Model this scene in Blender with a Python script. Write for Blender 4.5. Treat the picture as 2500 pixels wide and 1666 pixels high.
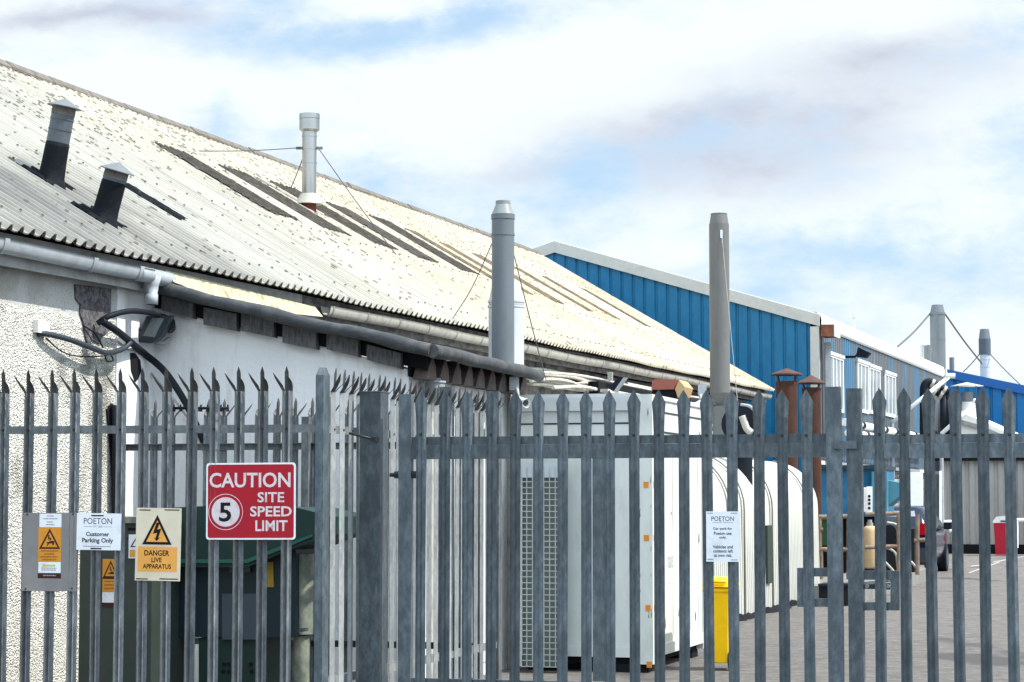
import bpy, math, random
from mathutils import Vector, Matrix
random.seed(7)
R = math.radians
for o in list(bpy.data.objects): bpy.data.objects.remove(o, do_unlink=True)
SC = bpy.context.scene
COL = SC.collection

# ------------------------------------------------------------------ camera
F = 5400.0                      # focal length in photograph pixels (2500 wide)
PHI = math.atan(387 / F)        # upward tilt
CAM = Vector((0, 0, 1.6))
cd = bpy.data.cameras.new("camera"); cam = bpy.data.objects.new("camera", cd); COL.objects.link(cam)
cam.location = CAM; cam.rotation_euler = (R(90) + PHI, 0, 0)
cd.sensor_width = 36; cd.lens = F / 2500 * 36; cd.clip_start = 0.1; cd.clip_end = 3000
SC.camera = cam
SC.render.resolution_x = 1024; SC.render.resolution_y = 682
SC.view_settings.view_transform = 'Standard'; SC.view_settings.look = 'None'
SC.view_settings.exposure = 0.65; SC.view_settings.gamma = 1

# ------------------------------------------------------------------ world
SUN_EL, SUN_AZ = 52, 103         # azimuth measured from +Y towards +X
w = bpy.data.worlds.new("World"); SC.world = w; w.use_nodes = True
nt = w.node_tree; N = nt.nodes; L = nt.links
N.clear()
out = N.new('ShaderNodeOutputWorld'); bg = N.new('ShaderNodeBackground')
bg.inputs['Strength'].default_value = 0.113
sky = N.new('ShaderNodeTexSky'); sky.sky_type = 'NISHITA'; sky.sun_disc = False
sky.sun_elevation = R(SUN_EL); sky.sun_rotation = R(SUN_AZ)
tc = N.new('ShaderNodeTexCoord'); sep = N.new('ShaderNodeSeparateXYZ')
L.new(tc.outputs['Generated'], sep.inputs[0])
def M_(op, a, b=None, c=None, clamp=False):
    m = N.new('ShaderNodeMath'); m.operation = op; m.use_clamp = clamp
    for i, v in enumerate((a, b, c)):
        if v is None: continue
        if isinstance(v, (int, float)): m.inputs[i].default_value = v
        else: L.new(v, m.inputs[i])
    return m.outputs[0]
yy = M_('MAXIMUM', sep.outputs['Y'], 0.08)
u_ = M_('DIVIDE', sep.outputs['X'], yy); v_ = M_('DIVIDE', sep.outputs['Z'], yy)
def noise(scale, detail, rough, sx=1, sy=1, off=0.0):
    cb = N.new('ShaderNodeCombineXYZ')
    L.new(M_('MULTIPLY', u_, sx), cb.inputs[0]); L.new(M_('MULTIPLY_ADD', v_, sy, off), cb.inputs[1]); cb.inputs[2].default_value = off
    n = N.new('ShaderNodeTexNoise'); n.inputs['Scale'].default_value = scale
    n.inputs['Detail'].default_value = detail; n.inputs['Roughness'].default_value = rough
    L.new(cb.outputs[0], n.inputs['Vector']); return n.outputs['Fac']
n1 = noise(7, 9, 0.62, 1, 1.8, 1.3)
n2 = noise(9, 7, 0.6, 1, 2.2, 4.1)
n3 = noise(20, 9, 0.62, 1, 1.9, 7.7)
du = M_('MULTIPLY_ADD', n2, 0.10, -0.05); dv = M_('MULTIPLY_ADD', n1, 0.06, -0.03)
uu = M_('ADD', u_, du); vv = M_('ADD', v_, dv)
def blob(px, py, sx, sy, amp):
    u0 = (px - 1250) / F; v0 = (1220 - py) / F
    a = M_('POWER', M_('ABSOLUTE', M_('DIVIDE', M_('SUBTRACT', uu, u0), sx / F)), 2)
    b = M_('POWER', M_('ABSOLUTE', M_('DIVIDE', M_('SUBTRACT', vv, v0), sy / F)), 2)
    return M_('MULTIPLY', M_('EXPONENT', M_('MULTIPLY', M_('ADD', a, b), -1.0)), amp)
def total(lst):
    t = lst[0]
    for q in lst[1:]: t = M_('ADD', t, q)
    return t
cover = total([blob(250, 200, 330, 110, .75), blob(1500, 170, 560, 160, .85), blob(2250, 120, 420, 200, .6), blob(1200, 300, 300, 90, .35),
               blob(2320, 330, 160, 70, .5), blob(1650, 620, 330, 60, .45), blob(2250, 450, 300, 60, .25), blob(2400, 850, 200, 80, .45), blob(100, 30, 300, 60, .3),
               blob(1000, 55, 330, 55, -.75), blob(560, 95, 260, 45, -.3), blob(2050, 620, 600, 60, -.35), blob(900, 450, 400, 90, -.1)])
cm = M_('ADD', M_('ADD', M_('MULTIPLY_ADD', n1, 1.6, -0.88), M_('MULTIPLY', n3, 1.25)), M_('MULTIPLY', cover, 0.8))
cr = N.new('ShaderNodeMapRange'); cr.interpolation_type = 'SMOOTHSTEP'; L.new(cm, cr.inputs[0])
cr.inputs[1].default_value = 0.12; cr.inputs[2].default_value = 0.95; cr.inputs[3].default_value = 0.0; cr.inputs[4].default_value = 1.0
grey = total([blob(1800, 350, 420, 90, .95), blob(2150, 180, 330, 70, .8), blob(250, 35, 360, 40, .9), blob(1400, 430, 280, 40, .5), blob(2050, 280, 200, 40, .4)])
gm = M_('MULTIPLY', grey, M_('MULTIPLY_ADD', n3, 1.6, 0.1), clamp=True)
ccol = N.new('ShaderNodeMix'); ccol.data_type = 'RGBA'; L.new(gm, ccol.inputs[0])
ccol.inputs[6].default_value = (5.5, 5.9, 6.1, 1); ccol.inputs[7].default_value = (3.45, 3.75, 4.45, 1)
skc = N.new('ShaderNodeMix'); skc.data_type = 'RGBA'; skc.blend_type = 'MULTIPLY'; skc.inputs[0].default_value = 1
L.new(sky.outputs[0], skc.inputs[6]); skc.inputs[7].default_value = (0.85, 0.98, 1.12, 1)
thin = N.new('ShaderNodeMix'); thin.data_type = 'RGBA'; thin.inputs[0].default_value = 0.8
L.new(skc.outputs[2], thin.inputs[6]); thin.inputs[7].default_value = (3.1, 4.3, 5.5, 1)
mx = N.new('ShaderNodeMix'); mx.data_type = 'RGBA'; L.new(cr.outputs[0], mx.inputs[0])
L.new(thin.outputs[2], mx.inputs[6]); L.new(ccol.outputs[2], mx.inputs[7])
# unseen sky overhead and behind the camera brightened to lift shaded faces
hi = N.new('ShaderNodeMapRange'); hi.interpolation_type = 'SMOOTHSTEP'; L.new(sep.outputs['Z'], hi.inputs[0])
hi.inputs[1].default_value = 0.27; hi.inputs[2].default_value = 0.7; hi.inputs[3].default_value = 1.0; hi.inputs[4].default_value = 1.9
vm = N.new('ShaderNodeVectorMath'); vm.operation = 'SCALE'; L.new(mx.outputs[2], vm.inputs[0]); 
bh = N.new('ShaderNodeMapRange'); bh.interpolation_type = 'SMOOTHSTEP'; L.new(sep.outputs['Y'], bh.inputs[0])
bh.inputs[1].default_value = 0.5; bh.inputs[2].default_value = -0.5; bh.inputs[3].default_value = 1.0; bh.inputs[4].default_value = 1.7
L.new(M_('MULTIPLY', hi.outputs[0], bh.outputs[0]), vm.inputs['Scale'])
L.new(vm.outputs[0], bg.inputs[0]); L.new(bg.outputs[0], out.inputs[0])

sl = bpy.data.lights.new("sun", 'SUN'); sl.energy = 4.2; sl.angle = R(0.6); sl.color = (1, .955, .87)
so = bpy.data.objects.new("sun", sl); COL.objects.link(so)
sd = Vector((math.sin(R(SUN_AZ)) * math.cos(R(SUN_EL)), math.cos(R(SUN_AZ)) * math.cos(R(SUN_EL)), math.sin(R(SUN_EL))))
so.rotation_euler = sd.to_track_quat('Z', 'Y').to_euler(); so.location = (30, 10, 40)

# ------------------------------------------------------------------ geometry of view
def ray(px, py):
    u = (px - 1250) / F; v = -(py - 833) / F
    return Vector((u, math.cos(PHI) - v * math.sin(PHI), math.sin(PHI) + v * math.cos(PHI)))
def hit(px, py, P, Nn):
    r = ray(px, py); return CAM + r * ((P - CAM).dot(Nn) / r.dot(Nn))
class Frame:
    def __init__(s, ox, oy, deg):
        s.th = R(deg); s.O = Vector((ox, oy, 0))
        s.A = Vector((math.sin(s.th), math.cos(s.th), 0)); s.C = Vector((math.cos(s.th), -math.sin(s.th), 0))
    def W(f, s, t, z=0): return f.O + f.A * s + f.C * t + Vector((0, 0, z))
    def inv(f, p): d = p - f.O; return d.dot(f.A), d.dot(f.C), p.z
    def hs(f, px, py, s): return f.inv(hit(px, py, f.W(s, 0), f.A))      # on plane s=const (faces the camera)
    def ht(f, px, py, t): return f.inv(hit(px, py, f.W(0, t), f.C))      # on plane t=const (side)
B1 = Frame(-3.094, 19.05, 16.5)       # workshop axis
B2 = Frame(745 / F * 49, 49, 18.4)    # blue building axis

# ------------------------------------------------------------------ mesh builder
class MB:
    def __init__(s): s.v = []; s.f = []; s.m = []; s.sm = []; s.uv = {}
    def face(s, idx, m=0, sm=False): s.f.append(idx); s.m.append(m); s.sm.append(sm)
    def add(s, vs): b = len(s.v); s.v += [Vector(x) for x in vs]; return b
    def quad(s, a, b, c, d, m=0): i = s.add((a, b, c, d)); s.face((i, i+1, i+2, i+3), m); return s
    def hexa(s, p, m=0):              # 8 corners: bottom 4, top 4
        i = s.add(p)
        for q in ((0,3,2,1),(4,5,6,7),(0,1,5,4),(1,2,6,5),(2,3,7,6),(3,0,4,7)): s.face(tuple(i+k for k in q), m)
        return s
    def box(s, c, sz, ax=None, m=0):
        c = Vector(c); X, Y, Z = ax or (Vector((1,0,0)), Vector((0,1,0)), Vector((0,0,1)))
        a, b, d = sz[0]/2, sz[1]/2, sz[2]/2
        return s.hexa([c + X*i*a + Y*j*b + Z*k*d for k in (-1,1) for i, j in ((-1,-1),(1,-1),(1,1),(-1,1))], m)
    def fbox(s, fr, s0, s1, t0, t1, z0, z1, m=0):
        return s.hexa([fr.W(a, b, z) for z in (z0, z1) for a, b in ((s0,t0),(s0,t1),(s1,t1),(s1,t0))], m)
    def prism(s, pts, d, m=0):        # polygon of Vectors extruded by vector d
        n = len(pts); i = s.add(pts); j = s.add([Vector(p) + d for p in pts])
        s.face(tuple(range(i, i+n)), m); s.face(tuple(reversed(range(j, j+n))), m)
        for k in range(n): q = (k+1) % n; s.face((i+k, j+k, j+q, i+q), m)
        return s
    def cyl(s, p0, p1, r0, r1=None, n=20, m=0, caps=True, sm=True):
        p0 = Vector(p0); p1 = Vector(p1); r1 = r0 if r1 is None else r1
        d = (p1-p0).normalized(); a = d.orthogonal().normalized(); b = d.cross(a)
        c = [(math.cos(2*math.pi*k/n), math.sin(2*math.pi*k/n)) for k in range(n)]
        i = s.add([p0 + (a*x+b*y)*r0 for x, y in c]); j = s.add([p1 + (a*x+b*y)*r1 for x, y in c])
        for k in range(n): q = (k+1) % n; s.face((i+k, i+q, j+q, j+k), m, sm)
        if caps:
            for p, r, rev in ((p0, r0, True), (p1, r1, False)):
                if r < 1e-5: continue
                e = s.add([p + (a*x+b*y)*r for x, y in c]); ix = tuple(range(e, e+n)); s.face(ix[::-1] if rev else ix, m)
        return s
    def tube(s, pts, r, n=10, m=0):
        pts = [Vector(p) for p in pts]; rings = []; prev = None
        for k, p in enumerate(pts):
            d = (pts[min(k+1, len(pts)-1)] - pts[max(k-1, 0)]).normalized()
            a = d.orthogonal().normalized() if prev is None else (prev - d*prev.dot(d)).normalized()
            prev = a; b = d.cross(a); rr = r[k] if isinstance(r, (list, tuple)) else r
            rings.append(s.add([p + (a*math.cos(2*math.pi*q/n) + b*math.sin(2*math.pi*q/n))*rr for q in range(n)]))
        for k in range(len(rings)-1):
            for q in range(n): w_ = (q+1) % n; s.face((rings[k]+q, rings[k]+w_, rings[k+1]+w_, rings[k+1]+q), m, True)
        s.face(tuple(rings[0]+q for q in range(n))[::-1], m); s.face(tuple(rings[-1]+q for q in range(n)), m)
        return s
    def build(s, name, mats, parent=None, origin=None):
        me = bpy.data.meshes.new(name)
        o = bpy.data.objects.new(name, me); COL.objects.link(o)
        og = Vector(origin) if origin is not None else (parent['_o'] if parent is not None else None)
        if og is None:
            lo = Vector([min(v[i] for v in s.v) for i in range(3)]); hi = Vector([max(v[i] for v in s.v) for i in range(3)])
            og = Vector(((lo.x+hi.x)/2, (lo.y+hi.y)/2, lo.z))
        og = Vector(og); base = Vector(parent['_o']) if parent is not None else Vector((0,0,0))
        me.from_pydata([tuple(v - og) for v in s.v], [], s.f); me.update()
        for m in (mats if isinstance(mats, (list, tuple)) else [mats]): me.materials.append(m)
        me.polygons.foreach_set('material_index', s.m); me.polygons.foreach_set('use_smooth', s.sm)
        if s.uv:
            ul = me.uv_layers.new(name='UV')
            for lp in me.loops: ul.data[lp.index].uv = s.uv.get(lp.vertex_index, (0, 0))
        if parent is not None: o.parent = parent
        o.location = og - base; o['_o'] = og[:]
        return o
def spline(pts, n=8):
    P = [Vector(p) for p in pts]; P = [P[0]*2-P[1]] + P + [P[-1]*2-P[-2]]; r = []
    for i in range(1, len(P)-2):
        for k in range(n):
            t = k/n; a, b, c, d = P[i-1:i+3]
            r.append(0.5*((2*b) + (c-a)*t + (2*a-5*b+4*c-d)*t*t + (3*b-a-3*c+d)*t**3))
    return r + [P[-2]]
def tag(o, label=None, cat=None, group=None, kind=None):
    for k, v in (('label', label), ('category', cat), ('group', group), ('kind', kind)):
        if v: o[k] = v
    return o
def thing(name, loc, label, cat, group=None):
    o = bpy.data.objects.new(name, None); COL.objects.link(o); o.location = loc; o['_o'] = tuple(loc); o.empty_display_size = .1
    return tag(o, label, cat, group)

# ------------------------------------------------------------------ materials
def newmat(name):
    m = bpy.data.materials.new(name); m.use_nodes = True; t = m.node_tree
    return m, t, t.nodes['Principled BSDF']
def node(t, typ, **kw):
    n = t.nodes.new(typ)
    for k, v in kw.items():
        if k.startswith('_'): setattr(n, k[1:], v)
        else: n.inputs[k].default_value = v
    return n
def noise_fac(t, scale, lo, hi, detail=6, vec=(1,1,1), rough=.6, coord='Object'):
    c = node(t, 'ShaderNodeTexCoord'); mp = node(t, 'ShaderNodeMapping'); mp.inputs['Scale'].default_value = vec
    t.links.new(c.outputs[coord], mp.inputs[0])
    n = node(t, 'ShaderNodeTexNoise', Scale=scale, Detail=detail, Roughness=rough); t.links.new(mp.outputs[0], n.inputs['Vector'])
    r = node(t, 'ShaderNodeMapRange'); r.inputs[1].default_value = lo; r.inputs[2].default_value = hi
    t.links.new(n.outputs['Fac'], r.inputs[0]); return r.outputs[0]
def mixc(t, fac, a, b):
    m = node(t, 'ShaderNodeMix', _data_type='RGBA')
    if isinstance(fac, (int, float)): m.inputs[0].default_value = fac
    else: t.links.new(fac, m.inputs[0])
    for k, v in ((6, a), (7, b)):
        if isinstance(v, tuple): m.inputs[k].default_value = (*v[:3], 1)
        else: t.links.new(v, m.inputs[k])
    return m.outputs[2]
def bump(t, b, h, strength, dist):
    n = node(t, 'ShaderNodeBump', Strength=strength, Distance=dist); t.links.new(h, n.inputs['Height']); t.links.new(n.outputs[0], b.inputs['Normal'])
def mat(name, col, rough=.6, metal=0, dirt=None, dscale=3, lo=.45, hi=.75, vec=(1,1,1), bp=0, bscale=60, var=.12):
    m, t, b = newmat(name); b.inputs['Roughness'].default_value = rough; b.inputs['Metallic'].default_value = metal; b.inputs['Specular IOR Level'].default_value = .08 if max(col) < .03 and rough > .3 else .3
    c2 = tuple(x*(1-var) for x in col); f = noise_fac(t, 9, .3, .7, 5, vec)
    c = mixc(t, f, col, c2)
    if dirt: c = mixc(t, noise_fac(t, dscale, lo, hi, 8, vec, .65), c, dirt)
    t.links.new(c, b.inputs['Base Color'])
    if bp: bump(t, b, noise_fac(t, bscale, .3, .7, 4), bp, .004)
    return m
def galv(name, col, spot=(.28,.30,.32), rust=None):
    m, t, b = newmat(name); b.inputs['Roughness'].default_value = .42; b.inputs['Metallic'].default_value = .12; b.inputs['Specular IOR Level'].default_value = .35
    c = mixc(t, noise_fac(t, 22, .42, .7, 8, (1,1,.45), .7), col, spot)
    c = mixc(t, noise_fac(t, 5, .45, .75, 5, (1,1,.3)), c, tuple(x*.65 for x in col))
    oi = node(t, 'ShaderNodeObjectInfo'); mr = node(t, 'ShaderNodeMapRange'); t.links.new(oi.outputs['Random'], mr.inputs[0]); mr.inputs[3].default_value = .72; mr.inputs[4].default_value = 1.22
    vs = node(t, 'ShaderNodeVectorMath', _operation='SCALE'); t.links.new(c, vs.inputs[0]); t.links.new(mr.outputs[0], vs.inputs['Scale']); c = vs.outputs[0]
    c = mixc(t, noise_fac(t, 3.5, .66, .80, 8, (1,1,.6)), c, (.11,.075,.05))
    t.links.new(c, b.inputs['Base Color'])
    r = node(t, 'ShaderNodeMapRange'); t.links.new(noise_fac(t, 40, .3, .7, 5), r.inputs[0]); r.inputs[3].default_value = .40; r.inputs[4].default_value = .62
    t.links.new(r.outputs[0], b.inputs['Roughness']); return m
GALV = galv('galvanised_steel', (.056,.074,.086), (.135,.162,.178))
GALVF = galv('galvanised_fence_steel', (.105,.118,.126), (.24,.26,.27), None)
GALVL = galv('lit_galvanised_steel', (.21,.225,.23), (.36,.37,.36))  # lighter copy of the fence steel, sunlight put into its colour
SPIKE = galv('dulled_spike_steel', (.055,.055,.055), (.12,.12,.12))
BOLT = mat('bolt_head', (.035,.037,.04), .5, .5)
BLACK = mat('black_rubber', (.013,.016,.022), .5)
TAR = mat('tar', (.007,.009,.012), .75, 0, (.022,.025,.03), 6, .5, .8, bp=.5, bscale=30)
WHITEP = mat('white_paint', (.78,.78,.76), .45, 0, (.5,.48,.43), 3, .6, .9)
CABW = mat('cabin_white', (.56,.59,.56), .5, 0, (.36,.355,.32), 3.5, .52, .80, (1,1,.35))
STONE = mat('grey_concrete', (.33,.32,.30), .9, 0, (.2,.19,.18), 4, .45, .7, bp=.4)
PVCG = mat('grey_gutter_plastic', (.33,.36,.385), .4, 0, (.22,.235,.24), 5, .5, .8)
PVCW = mat('dirty_white_gutter', (.40,.385,.34), .5, 0, (.20,.19,.165), 7, .48, .75)
FASC = mat('weathered_fascia', (.42,.43,.43), .75, 0, (.22,.23,.23), 4, .42, .72, (1,1,2))
CREAM = mat('cream_flashing', (.50,.46,.30), .7, 0, (.22,.20,.14), 9, .48, .68)
FELT = mat('grey_felt', (.045,.05,.055), .85, 0, (.10,.10,.10), 5, .45, .75, bp=.8, bscale=18)
WOOD = mat('weathered_timber', (.14,.14,.145), .85, 0, (.05,.05,.055), 9, .4, .7, (6,1,1), bp=.4)
DARK = mat('dark_void', (.012,.013,.015), .9)
BRICKD = mat('dull_brown_board', (.13,.105,.095), .9, 0, (.06,.05,.05), 7, .4, .7)
GREYFLUE = mat('grey_painted_flue', (.135,.155,.17), .38, .1, (.10,.115,.125), 4, .5, .8, (1,1,.3))
FLUE2 = mat('brownish_grey_flue', (.135,.135,.13), .45, 0, (.10,.10,.098), 4, .5, .8, (1,1,.3))
WFLUE = mat('white_flue', (.44,.46,.47), .4, .1, (.5,.52,.53), 4, .5, .8)
STEEL = mat('bright_stainless', (.42,.42,.40), .30, .95, (.18,.19,.19), 3, .5, .8, (1,1,.2))
OXIDE = mat('red_oxide', (.16,.035,.03), .8)
RUST = mat('rusty_pipe', (.060,.023,.013), .9, 0, (.028,.014,.011), 6, .45, .7, (1,1,.3), bp=.5)
RUSTCAP = mat('rusty_cowl', (.085,.04,.034), .85, 0, (.05,.025,.02), 6, .45, .7)
BLUE = mat('blue_cladding', (.008,.135,.265), .42, 0, (.012,.17,.31), 2.5, .5, .85, (1,1,.4), var=.2)
BLUE2 = mat('deep_blue_cladding', (.006,.13,.33), .42, var=.15)
BLUETRIM = mat('blue_trim', (.01,.10,.33), .5)
TRIM = mat('pale_beige_trim', (.50,.49,.44), .5, 0, (.40,.39,.36), 3, .5, .8)
WTRIM = mat('white_roof_trim', (.74,.72,.66), .5)
OLIVE = mat('olive_green_cabinet', (.035,.048,.042), .45, 0, (.05,.06,.05), 4, .5, .8)
DGREEN = mat('dark_green_paint', (.008,.030,.026), .5, 0, (.012,.042,.035), 4, .5, .8)
NAVY = mat('dark_teal_body', (.008,.022,.03), .4)
PLATE = mat('grey_blue_plate', (.05,.07,.09), .45)
LICHEN = mat('lichened_green_steel', (.12,.15,.12), .7, 0, (.28,.28,.22), 9, .42, .65)
RED = mat('sign_red', (.34,.002,.014), .6, 0, (.30,.004,.02), 5, .5, .8)
SWHITE = mat('sign_white', (.70,.73,.77), .45, 0, (.52,.53,.53), 10, .55, .85, var=.04)
SCREAM = mat('sign_cream', (.62,.56,.42), .45, 0, (.5,.45,.33), 3, .55, .8)
SGREY = mat('sign_board_grey', (.20,.195,.195), .6, 0, (.25,.24,.24), 3, .5, .8)
ORANGE = mat('sign_orange', (.60,.25,.02), .45, 0, (.52,.2,.015), 7, .5, .8)
ORANGE2 = mat('warm_sign_orange', (.72,.34,.07), .45, 0, (.62,.28,.05), 7, .5, .8)
INK = mat('black_ink', (.012,.012,.013), .5)
BROWNINK = mat('brown_black_ink', (.035,.006,.004), .5)
GREYINK = mat('faded_grey_ink', (.28,.29,.32), .6)
NAVYINK = mat('charcoal_ink', (.035,.045,.065), .5)
ORINK = mat('faded_brown_ink', (.32,.12,.02), .6)
YELINK = mat('yellow_green_ink', (.55,.52,.06), .6)
YELLOW = mat('yellow_plastic', (.85,.50,.0), .4, 0, (.62,.34,0), 5, .55, .8)
GLASS = mat('dark_glass', (.05,.065,.075), .08)
PANEC = mat('window_pane', (.22,.25,.27), .15)
GLOW = mat('lamp_lens', (.14,.17,.18), .25)
CABLE = mat('painted_cable', (.60,.57,.50), .6, 0, (.3,.28,.25), 9, .45, .7)
CHEAP = mat('peach_plastic', (.46,.32,.17), .5, 0, (.33,.20,.09), 5, .5, .8)
PIPEB = mat('brown_painted_rail', (.16,.105,.07), .7, 0, (.26,.21,.165), 7, .45, .7)
TEAL = mat('blue_tank_paint', (.01,.12,.24), .45, 0, (.02,.20,.30), 2, .5, .8)
LTEAL = mat('light_teal_paint', (.045,.18,.24), .5, 0, (.03,.12,.18), 3, .45, .7, (1,1,.3))
MGREEN = mat('mid_green_paint', (.015,.07,.02), .5)
CARP = mat('dark_blue_car_paint', (.008,.013,.035), .12)
CARG = mat('grey_bumper', (.045,.05,.06), .4)
TAILR = mat('tail_lamp_red', (.45,.005,.012), .15)
SILV = mat('silver_film', (.45,.46,.50), .25)
REDP = mat('red_plastic', (.42,.01,.03), .45)
TERRA = mat('terracotta_paint', (.33,.10,.07), .6, 0, (.26,.08,.055), 5, .5, .8)
TANP = mat('tan_board', (.50,.33,.16), .6)
REFL = mat('orange_marker', (.62,.22,.01), .5)
SHEDG = mat('grey_corrugated', (.36,.35,.33), .6, 0, (.27,.26,.24), 3, .5, .8, (1,1,.3))
PINKW = mat('pinkish_render', (.42,.35,.33), .8)

def m_pebble():
    m, t, b = newmat('pebbledash'); b.inputs['Roughness'].default_value = .95
    c = node(t, 'ShaderNodeTexCoord'); v = node(t, 'ShaderNodeTexVoronoi', Scale=72.0, Randomness=1.0)
    v.feature = 'SMOOTH_F1'; v.inputs['Smoothness'].default_value = .35
    nz = node(t, 'ShaderNodeTexNoise', Scale=30.0, Detail=3.0); t.links.new(c.outputs['Object'], nz.inputs['Vector'])
    ad = node(t, 'ShaderNodeVectorMath', _operation='MULTIPLY_ADD'); t.links.new(nz.outputs['Color'], ad.inputs[0]); ad.inputs[1].default_value = (.03,.03,.03)
    t.links.new(c.outputs['Object'], ad.inputs[2]); t.links.new(ad.outputs[0], v.inputs['Vector'])
    r = node(t, 'ShaderNodeMapRange'); r.inputs[1].default_value = .50; r.inputs[2].default_value = .85; t.links.new(v.outputs['Distance'], r.inputs[0])
    col = mixc(t, noise_fac(t, 5, .3, .7), (.80,.79,.73), (.68,.67,.61))
    col = mixc(t, r.outputs[0], col, (.34,.32,.28))
    # grey, smoother render near the eaves, with an uneven lower edge
    sp = node(t, 'ShaderNodeSeparateXYZ'); t.links.new(c.outputs['Object'], sp.inputs[0])
    def mm(op, a, b2, cl=False):
        q = node(t, 'ShaderNodeMath', _operation=op, _use_clamp=cl)
        for i, x in enumerate((a, b2)):
            if isinstance(x, (int, float)): q.inputs[i].default_value = x
            else: t.links.new(x, q.inputs[i])
        return q.outputs[0]
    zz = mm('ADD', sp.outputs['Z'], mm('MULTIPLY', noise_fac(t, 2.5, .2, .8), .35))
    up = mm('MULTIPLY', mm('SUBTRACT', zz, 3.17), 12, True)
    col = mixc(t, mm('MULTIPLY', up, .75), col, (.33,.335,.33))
    nn = noise_fac(t, 6, .25, .75, 6)
    for px, py, rad, amt in ((215,890,.17,.85),(150,915,.15,.7),(250,1000,.16,.6),(90,700,.22,.5),(20,690,.20,.55),(235,1150,.14,.45),(30,1150,.12,.3),(180,960,.16,.6),(262,925,.13,.75)):
        p = hit(px, py, B1.W(0,0), B1.C) - B1.O; vd = node(t, 'ShaderNodeVectorMath', _operation='DISTANCE'); t.links.new(c.outputs['Object'], vd.inputs[0]); vd.inputs[1].default_value = p
        k = mm('MULTIPLY', mm('ADD', mm('SUBTRACT', 1.0, mm('DIVIDE', vd.outputs['Value'], rad)), mm('MULTIPLY', mm('SUBTRACT', nn, .5), 1.3)), 1.6, True)
        col = mixc(t, mm('MULTIPLY', k, amt), col, (.25,.245,.22))
    st = mm('MULTIPLY', noise_fac(t, 1.3, .50, .66, 7, (1,1,.7)), .8)
    col = mixc(t, st, col, (.24,.22,.18))
    t.links.new(col, b.inputs['Base Color'])
    h = mm('MULTIPLY', mm('SUBTRACT', 1, v.outputs['Distance']), mm('SUBTRACT', 1.0, mm('MULTIPLY', up, .85)))
    bump(t, b, h, 1.0, .03); return m
PEB = m_pebble()
def m_wall():
    m, t, b = newmat('painted_render'); b.inputs['Roughness'].default_value = .8
    col = mixc(t, noise_fac(t, 1.2, .35, .7), (.74,.75,.76), (.66,.67,.67))
    col = mixc(t, noise_fac(t, 9, .66, .78, 8), col, (.45,.42,.38))
    col = mixc(t, noise_fac(t, 5, .52, .78, 8, (1.5,1.5,.22)), col, (.50,.495,.47))
    col = mixc(t, noise_fac(t, 2.2, .60, .74, 8), col, (.56,.54,.50))
    t.links.new(col, b.inputs['Base Color']); bump(t, b, noise_fac(t, 25, .3, .7, 6), .35, .01); return m
WALL = m_wall()
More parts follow.
